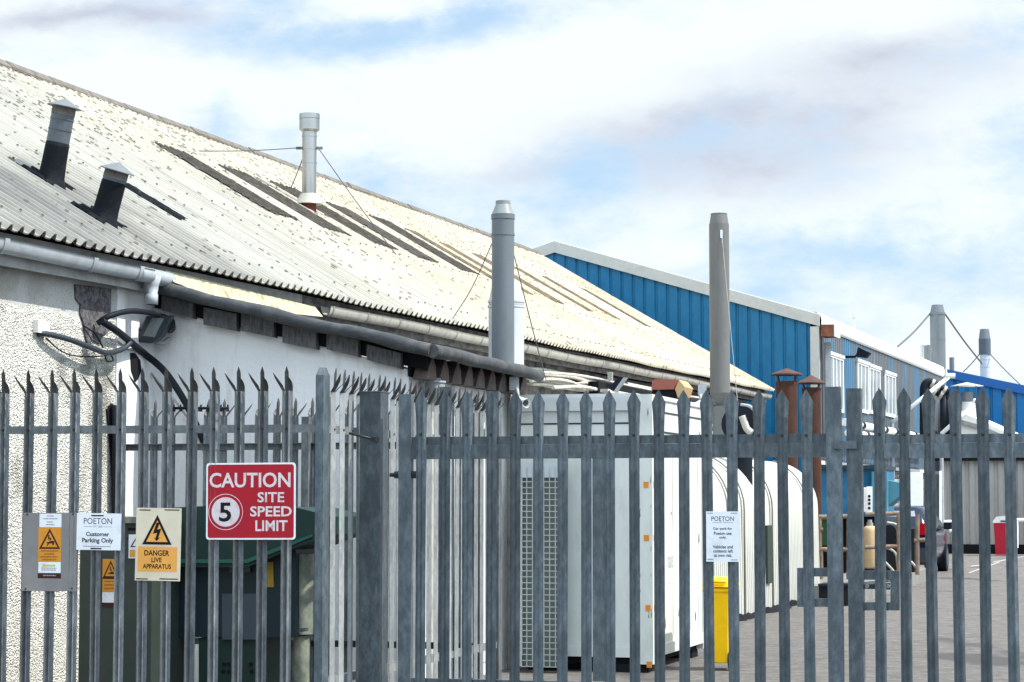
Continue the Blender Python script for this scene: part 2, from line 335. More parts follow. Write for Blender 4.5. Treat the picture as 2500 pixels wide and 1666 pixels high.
def m_roof():
    m, t, b = newmat('weathered_corrugated_roof'); b.inputs['Roughness'].default_value = .85
    c = node(t, 'ShaderNodeUVMap'); sp = node(t, 'ShaderNodeSeparateXYZ'); t.links.new(c.outputs[0], sp.inputs[0])
    def mm(op, a, b2, cl=False):
        q = node(t, 'ShaderNodeMath', _operation=op, _use_clamp=cl)
        for i, x in enumerate((a, b2)):
            if isinstance(x, (int, float)): q.inputs[i].default_value = x
            else: t.links.new(x, q.inputs[i])
        return q.outputs[0]
    def nz(scale, vec, lo, hi, detail=6, off=0):
        mp = node(t, 'ShaderNodeMapping'); mp.inputs['Scale'].default_value = vec; mp.inputs['Location'].default_value = (off, off, 0); t.links.new(c.outputs[0], mp.inputs[0])
        n = node(t, 'ShaderNodeTexNoise', Scale=scale, Detail=detail, Roughness=.62); t.links.new(mp.outputs[0], n.inputs['Vector'])
        r = node(t, 'ShaderNodeMapRange'); r.inputs[1].default_value = lo; r.inputs[2].default_value = hi; t.links.new(n.outputs['Fac'], r.inputs[0]); return r.outputs[0]
    S = sp.outputs[0]; D = sp.outputs[1]
    far = mm('MULTIPLY', mm('SUBTRACT', S, 3), 1/14., True)
    near_c = mixc(t, nz(1, (.35,.5,1), .35, .7), (.405,.395,.345), (.305,.30,.270))
    far_c = mixc(t, nz(1, (.3,.35,1), .38, .68), (.49,.455,.365), (.46,.365,.235))
    col = mixc(t, far, near_c, far_c)
    sh = node(t, 'ShaderNodeTexWhiteNoise'); sh.noise_dimensions = '2D'; cbn = node(t, 'ShaderNodeCombineXYZ')
    t.links.new(mm('FLOOR', mm('DIVIDE', S, .996), 0), cbn.inputs[0]); t.links.new(mm('FLOOR', mm('DIVIDE', D, 2.15), 0), cbn.inputs[1]); t.links.new(cbn.outputs[0], sh.inputs['Vector'])
    col = mixc(t, mm('MULTIPLY', sh.outputs['Value'], .22), col, (.24,.225,.185))
    # soot-grey runs down the slope, mostly near the viewer's end below the vents
    run = nz(1, (5.5,.25,1), .47, .70, 9, 3)
    col = mixc(t, mm('MULTIPLY', run, mm('SUBTRACT', .70, mm('MULTIPLY', far, .45))), col, (.17,.163,.14))
    zone = mm('MULTIPLY', mm('MULTIPLY', mm('SUBTRACT', 2.8, S), .45, True), mm('MULTIPLY', mm('SUBTRACT', 2.6, D), .8, True))
    col = mixc(t, mm('MULTIPLY', mm('MULTIPLY', zone, nz(1, (1.4,.5,1), .30, .60, 6, 9)), .9), col, (.12,.117,.113))
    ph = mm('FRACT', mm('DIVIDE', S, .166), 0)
    ln = mm('SUBTRACT', 1.0, mm('DIVIDE', mm('ABSOLUTE', mm('SUBTRACT', ph, .49), 0), .085), True)  # dark line in each trough: valley-side shade put into the colour with dirt
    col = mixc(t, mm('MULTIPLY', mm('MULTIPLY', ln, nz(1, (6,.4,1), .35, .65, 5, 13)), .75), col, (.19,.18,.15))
    # lichen specks
    def specks(scale, lo, dens, off):
        mp = node(t, 'ShaderNodeMapping'); mp.inputs['Scale'].default_value = (1, .8, 1); mp.inputs['Location'].default_value = (off, off, 0); t.links.new(c.outputs[0], mp.inputs[0])
        v = node(t, 'ShaderNodeTexVoronoi', Scale=scale, Randomness=1.0); t.links.new(mp.outputs[0], v.inputs['Vector'])
        sp2 = node(t, 'ShaderNodeSeparateColor'); t.links.new(v.outputs['Color'], sp2.inputs[0])
        on = mm('MULTIPLY', mm('SUBTRACT', dens, sp2.outputs[0]), 30, True)
        rad = mm('MULTIPLY', mm('ADD', mm('MULTIPLY', sp2.outputs[1], .7), .4), lo)
        return mm('MULTIPLY', on, mm('MULTIPLY', mm('SUBTRACT', rad, v.outputs['Distance']), 12, True))
    up = mm('MULTIPLY', mm('SUBTRACT', D, 2.6), .38, True); upn = mm('MULTIPLY', up, mm('SUBTRACT', 1.15, far))
    d1 = mm('MAXIMUM', mm('MULTIPLY', nz(1, (.7,.7,1), .36, .60, 4, 1), mm('ADD', mm('MULTIPLY', upn, 2.6), .50)), mm('MULTIPLY', nz(1, (.55,.8,1), .60, .70, 4, 21), .75))
    sk = mm('MAXIMUM', specks(8.5, .40, mm('MULTIPLY', d1, .62), 0), mm('MULTIPLY', specks(14, .42, mm('MULTIPLY', d1, .75), 5), .9))
    col = mixc(t, mm('MULTIPLY', sk, .85), col, (.085,.075,.055))
    t.links.new(col, b.inputs['Base Color'])
    bump(t, b, nz(30, (1,1,1), .3, .7), .3, .006); return m
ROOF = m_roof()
STRIP = mat('mossy_dark_sheet', (.068,.060,.050), .95, 0, (.033,.030,.025), 9, .4, .65, bp=.8, bscale=40)
STRIPF = mat('ochre_lichened_sheet', (.16,.125,.075), .95, 0, (.075,.062,.042), 7, .4, .65, bp=.8, bscale=40)
RIDGE = mat('lichened_ridge_tile', (.17,.15,.13), .9, 0, (.08,.075,.065), 8, .4, .65, bp=.6)
def m_asphalt():
    m, t, b = newmat('asphalt'); b.inputs['Roughness'].default_value = .95
    col = mixc(t, noise_fac(t, .9, .35, .7), (.205,.183,.165), (.155,.140,.128))
    col = mixc(t, noise_fac(t, 5, .48, .60, 10, (1,1,1), .85), col, (.30,.275,.255))
    col = mixc(t, noise_fac(t, 4, .54, .64, 10, (1,1,1), .85), col, (.10,.092,.088))
    col = mixc(t, noise_fac(t, .28, .60, .63, 4, (1,.5,1)), col, (.11,.10,.098))  # broad dark patches; the right-hand one paints a cast shade into the asphalt
    t.links.new(col, b.inputs['Base Color']); bump(t, b, noise_fac(t, 16, .3, .7, 9, (1,1,1), .8), 1.0, .04); return m
ASPH = m_asphalt()
def m_patchy():
    m, t, b = newmat('patchy_blue_grey_cladding'); b.inputs['Roughness'].default_value = .45
    f = noise_fac(t, 1, .36, .46, 5, (.7,.7,.12))
    col = mixc(t, f, (.035,.15,.27), (.10,.11,.12)); col = mixc(t, noise_fac(t, 6, .55, .75, 6, (1,1,.1)), col, (.16,.25,.33))
    t.links.new(col, b.inputs['Base Color']); return m
PATCHY = m_patchy()

# ------------------------------------------------------------------ ground
g = MB(); g.quad((-900,-60,0),(900,-60,0),(900,1500,0),(-900,1500,0))
tag(g.build('asphalt_yard', ASPH, origin=(0,0,0)), kind='structure')

# ------------------------------------------------------------------ workshop
ZE = lambda s: 3.60 + .0105*(s+1)
TE, TR, SF, SN = .30, -5.0, 29.7, -7.5
SL = math.hypot(TE-TR, 3.1); CP, SPn = (TE-TR)/SL, 3.1/SL
PIT = .166
def corr(s):
    x = (s/PIT) % 1
    if x < .50: return .004*math.sin(x/.5*math.pi)*-1
    if x < .66: return .044*(0.5-0.5*math.cos((x-.5)/.16*math.pi))
    if x < .84: return .044
    return .044*(0.5+0.5*math.cos((x-.84)/.16*math.pi))
RN = B1.C*SPn + Vector((0,0,CP))
def roofpt(s, d, h=0):           # d = distance up the slope from the eave
    return B1.W(s, TE - d*CP, ZE(s) + d*SPn) + RN*h
def step(s, d):
    k = 0 if d < 2.15 else 1 if d < 4.3 else 2
    return .010*k + (2.15*(k+1)-d)*-.004
bld = thing('workshop', B1.W(0,0,0), 'long old workshop with pale corrugated roof and pebbledash wall on the left', 'building')
rf = MB(); xs = []
n0, n1_ = int(SN/PIT), int(SF/PIT)
for i in range(n0, n1_+1):
    for q in (0, .25, .5, .58, .66, .84, .92): xs.append((i+q)*PIT)
xs = [x for x in xs if SN <= x <= SF]
rows = [0, .7, 1.4, 2.149, 2.151, 2.9, 3.6, 4.299, 4.301, 5.0, 5.6, SL]
for th_, mi in ((0, 0), (-.011, 1)):
    ids = []
    for d in rows:
        r_ = []
        for x in xs:
            sag = .012*math.sin(x*.9)+.008*math.sin(x*2.3+1) if d < .1 or d > 6 else .006*math.sin(x*1.1+d)
            k = len(rf.v); rf.v.append(roofpt(x, d, corr(x)+step(x, d)+th_+sag*.6)); rf.uv[k] = (x, d); r_.append(k)
        ids.append(r_)
    for a in range(len(rows)-1):
        for b in range(len(xs)-1): rf.face((ids[a][b], ids[a][b+1], ids[a+1][b+1], ids[a+1][b]), 0, False)
    if mi == 0: top = ids
    else:
        for b in range(len(xs)-1): rf.face((top[0][b], ids[0][b], ids[0][b+1], top[0][b+1]), 0)
# hook bolt fixings, modelled in the sheet
for k, d in enumerate((.35, 1.85, 2.35, 3.35, 4.1, 4.5, 5.9)):
    i = n0 + (k % 3)
    while i < n1_:
        x = (i+.75)*PIT
        if random.random() < .88:
            p = roofpt(x, d + random.uniform(-.03,.03), .05+step(x,d)); rf.cyl(p, p+RN*.014, .015, .008, 6, 1)
        i += 2 if k % 2 == 0 else 3
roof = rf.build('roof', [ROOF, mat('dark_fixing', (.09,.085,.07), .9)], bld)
# back slope so the roof is solid
bs = MB(); q0 = roofpt(SN, SL, -.02); q1 = roofpt(SF, SL, -.02); dn = B1.C*-5.3 + Vector((0,0,-3.1))
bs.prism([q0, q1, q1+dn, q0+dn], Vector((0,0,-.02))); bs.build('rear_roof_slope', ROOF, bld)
rd = MB()
x = SN
while x < SF:
    e = min(x+1.05, SF); h = random.uniform(-.006,.006)
    a, b = roofpt(x, SL-.12, .058+h), roofpt(e+.03, SL-.12, .052+h)
    c, d = roofpt(x, SL, .085+h), roofpt(e+.03, SL, .079+h)
    back = B1.C*-.28 + Vector((0,0,-.16))
    rd.hexa([a, b, d, c] + [p + Vector((0,0,.028)) for p in (a, b, d, c)]); rd.hexa([c, d, d+back, c+back] + [p + Vector((0,0,.028)) for p in (c, d, d+back, c+back)])
    x += 1.05
rd.build('ridge_capping', RIDGE, bld)
# walls
wl = MB(); wl.fbox(B1, SN, -.72, -.25, 0, 0, 3.50); w1 = wl.build('pebbledash_wall', PEB, bld); tag(w1, 'rough pebbledash wall with stains, grey under the eaves')
wl = MB(); wl.fbox(B1, -.72, 3.12, -.25, .012, 0, 3.52); tag(wl.build('rendered_wall', WALL, bld), 'smooth white rendered wall')
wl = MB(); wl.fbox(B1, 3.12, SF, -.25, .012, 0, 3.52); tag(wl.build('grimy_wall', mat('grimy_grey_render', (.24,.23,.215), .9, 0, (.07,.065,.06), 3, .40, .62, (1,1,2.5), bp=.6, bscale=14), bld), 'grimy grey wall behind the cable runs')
wl = MB(); wl.prism([B1.W(SF-.02, 0, 0), B1.W(SF-.02, 0, 3.5), roofpt(SF-.02, SL, -.03), B1.W(SF-.02, 2*TR, 3.5), B1.W(SF-.02, 2*TR, 0)], B1.A*-.2)
wl.build('gable_wall', WALL, bld); wl = MB(); wl.prism([B1.W(SN+.02, 0, 0), B1.W(SN+.02, 0, 3.5), roofpt(SN+.02, SL, -.03), B1.W(SN+.02, 2*TR, 3.4), B1.W(SN+.02, 2*TR, 0)], B1.A*.2)
wl.build('gable_wall', WALL, bld)
fb = MB()
for a, b, f_ in ((SN, 3.1, 0), (3.1, SF, 1)):
    fb.hexa([B1.W(s, t, ZE(s)+z) for z in (-.25, -.006) for s, t in ((a,.10),(a,.125),(b,.125),(b,.10))], f_)
fb.build('fascia_board', [FASC, mat('dirty_dark_fascia', (.20,.195,.185), .85, 0, (.06,.058,.055), 5, .42, .65, (1,1,3))], bld)
fb = MB(); fb.hexa([B1.W(s, t, ZE(s)+z) for s, t, z in ((SN,-.3,-.2),(SN,.09,-.2),(SF,.09,-.2),(SF,-.3,-.2),(SN,-.3,.28),(SN,.09,.09),(SF,.09,.09),(SF,-.3,.28))]); fb.build('eaves_filler', DARK, bld)
# gutter: half round with joints
def gutter(name, s0, s1, material, dz=-.155, t=.215, r=.058, parent=bld):
    m = MB(); n = 12; st = max(2, int((s1-s0)/.4)); ids = []
    for rr in (r, r-.005):
        g_ = []
        for k in range(st+1):
            s = s0+(s1-s0)*k/st; row = []
            for q in range(n+1):
                a = math.pi + math.pi*q/n*1.0
                row.append(m.add([B1.W(s, t+math.cos(a)*rr, ZE(s)+dz+math.sin(a)*rr*1.8+.075+.006*math.sin(s*1.3))]))
            g_.append(row)
        ids.append(g_)
        for k in range(st):
            for q in range(n): m.face((g_[k][q], g_[k+1][q], g_[k+1][q+1], g_[k][q+1]), 0, True)
    for k in range(st):
        for q in (0, n): m.face((ids[0][k][q], ids[1][k][q], ids[1][k+1][q], ids[0][k+1][q]), 0)
    o = m.build(name, material, parent); return o
gut = gutter('gutter', SN, -.55, PVCG)
tag(gut, 'clean grey plastic gutter section at the near end')
def gring(s, material, par, wd=.05, r=.064, dz=-.155):
    m = MB(); n = 12; ids = []
    for ds in (-wd/2, wd/2):
        ids.append([m.add([B1.W(s+ds, .215+math.cos(math.pi+math.pi*q/n)*r, ZE(s)+dz+math.sin(math.pi+math.pi*q/n)*r*1.75+.076+.006*math.sin(s*1.3))]) for q in range(n+1)])
    for q in range(n): m.face((ids[0][q], ids[1][q], ids[1][q+1], ids[0][q+1]), 0, True)
    return m.build('gutter_joint', material, par)
for s in (-3.02, -1.62, -.80): gring(s, PVCG, gut, .07)
gut2 = gutter('gutter', B1.ht(795, 768, .215)[0], SF-.1, PVCW); tag(gut2, 'dirty off-white gutter running to the far end')
JD = mat('grimy_joint', (.22,.21,.19), .7)
s = 3.6
while s < SF-.5: gring(s, JD, gut2, .035+s*.0015, .061); s += 1.02
ol = MB(); zc = ZE(-.5)-.132
ol.tube(spline([B1.W(-.78,.215,zc), B1.W(-.5,.215,zc), B1.W(-.25,.215,zc), B1.W(-.12,.215,zc)], 4), [.066]*9+[.064]*3+[.05], 16)
ol.tube([B1.W(-.5,.215,zc), B1.W(-.5,.215,zc-.08), B1.W(-.5,.215,zc-.15), B1.W(-.5,.215,zc-.152), B1.W(-.5,.215,zc-.24)], [.085,.062,.050,.056,.056], 16)
ol.cyl(B1.W(-.5,.215,zc-.2402), B1.W(-.5,.215,zc-.241), .045, .045, 16, 1)
tag(ol.build('gutter_outlet', [PVCG, DARK], bld), 'grey gutter outlet with a short spigot')
cf = MB(); n = 14                     # cream flashing strip, bowed, between gutter pieces
pp = [B1.ht(410+(775-410)*k/n, 668+(757-668)*k/n, .24) for k in range(n+1)]
for k in range(n):
    a, b = pp[k], pp[k+1]; ha = .035+.075*math.sin(math.pi*(k+.7)/(n+1)); hb = .035+.075*math.sin(math.pi*(k+1.7)/(n+1))
    cf.hexa([B1.W(a[0],.20,a[2]-ha), B1.W(b[0],.20,b[2]-hb), B1.W(b[0],.30,b[2]-hb-.03), B1.W(a[0],.30,a[2]-ha-.03),
             B1.W(a[0],.20,a[2]+.03), B1.W(b[0],.20,b[2]+.03), B1.W(b[0],.215,b[2]+.03), B1.W(a[0],.215,a[2]+.03)])
tag(cf.build('flashing', CREAM, bld), 'cream painted flashing strip under the eave')
# broken patch of render
bp_ = MB(); pts = [(184,694),(210,697),(272,705),(271,760),(262,790),(268,808),(250,822),(245,840),(228,830),(214,838),(208,815),(205,790),(196,762),(198,745),(186,730)]
bp_.prism([B1.W(*B1.ht(x_, y_, .016)) for x_, y_ in pts], B1.C*-.02)
PATCH = mat('bare_brickwork', (.15,.145,.15), .95, 0, (.05,.045,.05), 22, .4, .6, bp=1.5, bscale=22)
tag(bp_.build('broken_render_patch', PATCH, bld), 'dark patch where render has fallen off')
bp_ = MB(); bp_.prism([B1.W(*B1.ht(x_, y_, .016)) for x_, y_ in [(318,862),(330,862),(343,880),(346,905),(338,925),(330,935),(320,905)]], B1.C*-.008)
bp_.prism([B1.W(*B1.ht(x_, y_, .016)) for x_, y_ in [(262,1000),(272,985),(290,995),(286,1240),(278,1240),(270,1100)]], B1.C*-.008)
bp_.build('wall_crack', DARK, bld)
dp = MB(); dp.tube([B1.W(*B1.ht(283, y_, .06)) for y_ in (990, 1120, 1300, 1640)], .035, 10); dp.build('downpipe', BLACK, bld)
# draped strips on the roof
def drape(name, s0, s1, d0, d1, material, rag=.12, h=.012, sub=None):
    m = MB(); ds = .166/8; nx = max(4, int((s1-s0)/ds)); ny = max(6, int((d1-d0)/.045)); ids = {}
    lo = [d0 + random.uniform(0, rag) for _ in range(nx+1)]; hi = [d1 - random.uniform(0, rag) for _ in range(nx+1)]
    for i in range(1, nx): lo[i] = (lo[i]+lo[i-1])/2 ; hi[i] = (hi[i]+hi[i-1])/2
    for i in range(nx+1):
        for j in range(ny+1):
            x = s0+(s1-s0)*i/nx; d = lo[i]+(hi[i]-lo[i])*j/ny
            e = random.uniform(-.012,.012) if i in (0, nx) else 0
            ids[i, j] = m.add([roofpt(x+e, d, max(corr(x+e), .018)+step(x,d)+h+random.uniform(0,.006))])
    for i in range(nx):
        for j in range(ny): m.face((ids[i,j], ids[i+1,j], ids[i+1,j+1], ids[i,j+1]), 0)
    return m.build(name, material, bld)
RP = roofpt(0,0); RNT = (B1.A + Vector((0,0,.0105))).cross(-B1.C*CP + Vector((0,0,SPn))).normalized()
def onroof(px, py):
    p = B1.inv(hit(px, py, RP, RNT)); return p[0], (TE-p[1])/CP
for k, (x_, y_, ln) in enumerate([(657,523,1.75),(788,562,1.7),(915,600,1.75),(1022,634,1.65),(1120,662,1.7),(1200,690,1.7),(1275,718,1.7),(1345,738,1.65),(1425,760,1.6),(1490,778,1.6),(1565,796,1.5)]):
    s_, d_ = onroof(x_, y_)
    print('strip', k, round(s_,2), round(d_,2), [tuple(round(v,2) for v in onroof(*q)) for q in ([(375,365),(438,383),(720,540)] if k == 0 else [])])
    tag(drape('roof_strip', s_-(.18 if k < 5 else .05), min(s_+(.80 if k < 5 else .50), SF-.3), d_-.12, d_+ln+.05, STRIP if k < 5 else STRIPF, .10), 'dark weathered strip of sheeting' if k < 5 else 'ochre lichened strip of sheeting')
s_, d_ = onroof(432, 545); drape('roof_strip', s_, s_+.30, d_, d_+.85, TAR, .12)
# vents in the near roof
def vent(base, topp, capw, label, frac):
    s_, d_ = onroof(*base); b = roofpt(s_, d_, 0); Yv = b
    tp = hit(topp[0], topp[1], b, B1.A)                 # leans within the plane across the building
    ax = (tp-b); r = .100
    o = thing('roof_vent', b, None, None); o.parent = bld; o.location = b - Vector(bld['_o'])
    tag(o, label)
    m = MB(); m.cyl(b + ax*frac, tp, r, r*1.0, 24)
    for q in (.72, .86): m.cyl(b+ax*(frac+(1-frac)*(q-.5)*2), b+ax*(frac+(1-frac)*(q-.5)*2+.02), r*1.04, r*1.04, 24)
    m.build('vent_pipe', GREYFLUE2, o)
    m = MB(); seg = 24; d0 = ax.normalized()
    m.tube([b-ax*.12, b-ax*.02, b+ax*.10, b+ax*.3, b+ax*frac, b+ax*(frac+.06)], [r*1.9, r*1.45, r*1.15, r*1.08, r*1.05, r*1.03], 20)
    m.build('tar_collar', TAR, o)
    m = MB(); m.cyl(tp-ax.normalized()*.05, tp+ax.normalized()*.02, r*1.03, r*1.03, 24); m.build('vent_rim', RIDGE, o)
    m = MB(); up = ax.normalized(); m.cyl(tp+up*.025, tp+up*.10, capw, .004, 24, sm=False); m.cyl(tp+up*.018, tp+up*.025, capw, capw, 24); m.build('cone_cap', mat('vent_cap_grey', (.13,.14,.15), .5), o)
    pd = drape('tar_patch', s_-.26, s_+.26, d_-.13, d_+.30, TAR, .06, .01); pd.parent = o; pd.location = Vector((0,0,0)) + (Vector(pd['_o']) - b)
GREYFLUE2 = mat('dull_grey_pipe', (.085,.10,.115), .5, 0, (.05,.06,.07), 5, .45, .75)
vent((122,452), (156,268), .15, 'taller tarred vent pipe with cone cap', .50)
vent((250,545), (284,424), .15, 'short tarred vent pipe with cone cap', .78)
# stainless flue with guy wires
s_, d_ = onroof(757, 520); b = roofpt(s_, d_, 0)
fl = thing('stainless_flue', b, None, None); fl.parent = bld; fl.location = b - Vector(bld['_o']); tag(fl, 'shiny stainless flue with guy wires')
pxm = F/(b.y)
def up(px, py, P=b): q = hit(px, py, P, Vector((0,1,0))); return q
z = lambda py, P=b: up(755, py, P).z
C0 = Vector((up(755,400).x, b.y, 0)); V = lambda zz, c=C0: Vector((c.x, c.y, zz))
m = MB(); m.cyl(V(b.z-.1), V(z(478)), .10, .10, 24); m.build('oxide_upstand', OXIDE, fl)
m = MB(); m.cyl(V(z(497)), V(z(474)), .185, .115, 28); m.cyl(V(z(499)), V(z(497)), .19, .185, 28); m.build('storm_collar', mat('cream_collar',(.40,.38,.31),.5,.3), fl)
m = MB(); m.cyl(V(z(476)), V(z(322)), .098, .098, 28)
for yv in (335, 400, 366): m.cyl(V(z(yv)), V(z(yv)+.025), .103, .103, 28)
m.build('flue_pipe', STEEL, fl)
m = MB(); m.cyl(V(z(323)), V(z(318)), .10, .135, 28); m.cyl(V(z(318)), V(z(292)), .137, .137, 28); m.cyl(V(z(291)), V(z(279)), .140, .140, 28); m.cyl(V(z(292)), V(z(291)), .125, .125, 28)
m.build('cowl', STEEL, fl)
def wire(par, a, b_, r=.007, mt=None, name='guy_wire'):
    m = MB(); mid = (a+b_)/2 - Vector((0,0,(a-b_).length*.012)); m.tube(spline([a, mid, b_], 5), r, 5); return m.build(name, mt or WIRE, par)
WIRE = mat('dark_wire', (.10,.10,.11), .6, .3)
for (px, py), sx in (((472,374), -1), ((968,632), 1), ((706,468), -.3)):
    a, d = onroof(px, py); wire(fl, V(z(362)) + Vector((sx*.12, -.03, 0)), roofpt(a, d, .03))
m = MB()
m.box(V(z(362)), (.36, .03, .035)); m.build('guy_clamp', GALVF, fl)

# ------------------------------------------------------------------ lean-to annexe
an = thing('lean_to', B1.W(0,1.2,0), 'white lean-to with sagging grey felt roof edge beside the pebbledash wall', 'building')
TW = 2.33
m = MB(); m.prism([B1.W(0,.002,0), B1.W(0,TW,0), B1.W(0,TW,2.68), B1.W(0,.002,3.30)], B1.A*.12); tag(m.build('front_wall', WALL, an), 'shaded smooth white end wall')
m = MB(); m.hexa([B1.W(s, t, z_) for z_ in (0, 2.66) for s, t in ((.121,TW-.12),(.121,TW),(3.1,TW),(3.1,TW-.12))])
m.prism([B1.W(2.98,.01,0), B1.W(2.98,TW-.121,0), B1.W(2.98,TW-.121,2.66), B1.W(2.98,.01,3.2)], B1.A*.12); tag(m.build('side_wall', WALL, an), 'sunlit white side wall')
# roof slab
rz = lambda t: 3.44 - (t)*(3.44-2.83)/2.6
m = MB(); m.hexa([B1.W(s, t, rz(t)-q) for q in (.05, .0) for s, t in ((-.22,.01),(-.22,2.62),(3.0,2.62),(3.0,.01))]); m.build('roof_deck', FELT, an)
m = MB()
pts = [B1.W(-.25 + .02*math.sin(t*5), t, rz(t)-.005+.006*math.sin(t*7)-.012*math.exp(-((t-1.45)/.35)**2)) for t in [k*.1 for k in range(0, 27)]]
m.tube(pts, [.056+.003*math.sin(k*1.7)+.004*math.sin(k*.6) for k in range(len(pts))], 12)
pts = [B1.W(s, 2.63+.006*math.sin(s*4), rz(2.63)-.01-.010*s+.004*math.sin(s*6)) for s in [-.26+k*.16 for k in range(21)]]
m.tube(pts, [.056+.003*math.sin(k*1.3) for k in range(len(pts))], 12)
m.build('rolled_felt_edge', FELT, an)
m = MB()
for k in range(6):
    t0 = .12+k*.375+random.uniform(-.02,.02); t1 = t0+.31+random.uniform(-.04,.025); jj = random.uniform(-.012,.012)
    m.hexa([B1.W(s, t, rz(t)-.062-z_-(.02 if k%2 else 0)+jj*(t-t0)*3) for z_ in (.14+jj, 0) for s, t in ((-.09,t0),(-.09,t1),(-.004,t1),(-.004,t0))])
    m.hexa([B1.W(s, t, rz(t)-.06-z_) for z_ in (.09, .082) for s, t in ((-.094,t0+.02),(-.094,t1-.05),(-.09,t1-.05),(-.09,t0+.02))])
m.build('timber_blocking', WOOD, an)
m = MB(); m.hexa([B1.W(s, t, rz(t)-z_) for z_ in (.185, .052) for s, t in ((-.03,.02),(-.03,2.5),(-.002,2.5),(-.002,.02))])  # dark strips put where shade lies under the felt and between blocks
m.fbox(B1, -.03, 2.95, 2.331, 2.345, 2.62, 2.78); m.build('recess_shade_strip', DARK, an)
m = MB()
for k in range(9):
    s0 = -.02+k*.345
    a = B1.W(s0,2.35,0); 
    m.prism([B1.W(s0,2.37,2.60), B1.W(s0+.27,2.37,2.60), B1.W(s0+.25,2.37,2.72), B1.W(s0+.17,2.37,2.80), B1.W(s0+.09,2.37,2.72)], B1.C*.12)
m.build('tile_battens', BRICKD, an)
m = MB(); m.fbox(B1, 1.55, 1.62, TW+.002, TW+.02, .1, 2.25); m.fbox(B1, 2.45, 2.52, TW+.002, TW+.02, .1, 2.25); m.fbox(B1, 1.62, 2.45, TW+.002, TW+.02, 2.18, 2.25)
m.build('door_frame', mat('dark_blue_grey_frame',(.05,.07,.09),.5), an)
m = MB(); m.fbox(B1, 1.622, 2.448, TW+.002, TW+.012, .12, 2.178); dd = m.build('side_door', WHITEP, an)
m = MB(); m.fbox(B1, 1.68, 1.72, TW+.013, TW+.05, 1.02, 1.12); m.build('handle', BLACK, dd)
m = MB(); m.fbox(B1, .55, .62, TW+.002, TW+.02, 0, 2.62); m.fbox(B1, 2.86, 2.90, TW+.002, TW+.03, 0, 2.6); m.build('corner_strip', PVCW, an)
# grey flue on the lean-to
def stack(root, parts):
    for nm, mt, segs in parts:
        m = MB()
        for (x0, z0, r0, z1, r1) in segs: m.cyl(Vector((x0.x, x0.y, z0)), Vector((x0.x, x0.y, z1)), r0, r1, 28)
        m.build(nm, mt, root)
p0 = B1.W(2.1, 1.98, 0); zz = lambda py, P: hit(1230, py, P, Vector((0,1,0))).z
xx = lambda px, P, py=900: Vector((hit(px, py, P, Vector((0,1,0))).x, P.y, 0))
c1 = xx(1228, p0)
fg = thing('flue', Vector((c1.x, c1.y, rz(2.0))), None, None); fg.parent = an; fg.location = Vector(fg['_o'])-Vector(an['_o']); tag(fg, 'grey painted flue with tapered top')
Z = lambda y: zz(y, p0)
stack(fg, [('flue_pipe', GREYFLUE, [(c1, 2.85, .106, Z(535), .106), (c1, Z(576), .111, Z(571), .111), (c1, Z(536), .112, Z(524), .112)]),
           ('tapered_top', mat('light_grey_cone',(.22,.235,.235),.45), [(c1, Z(524), .106, Z(499), .068), (c1, Z(499), .070, Z(491), .070)])])
for (px, py) in ((1103,782),):
    a, d = onroof(px, py); wire(fg, Vector((c1.x-.06, c1.y-.09, Z(572))), roofpt(a, d, .03), .005)
wire(fg, Vector((c1.x+.1, c1.y, Z(620))), B1.W(3.1, 2.65, 2.75), .005)
p2 = B1.W(3.6, 1.55, 0); c2 = xx(1236, p2); Z2 = lambda y: zz(y, p2)
fw = thing('flue', Vector((c2.x, c2.y, 3.0)), None, None); fw.parent = an; fw.location = Vector(fw['_o'])-Vector(an['_o']); tag(fw, 'wider white flue standing behind the grey one')
stack(fw, [('flue_pipe', WFLUE, [(c2, 2.80, .178, Z2(745), .178), (c2, Z2(752), .186, Z2(747), .186), (c2, Z2(740), .186, Z2(735), .186), (c2, Z2(747), .178, Z2(740), .178)]),
           ('tapered_top', WFLUE, [(c2, Z2(735), .178, Z2(690), .135)])])

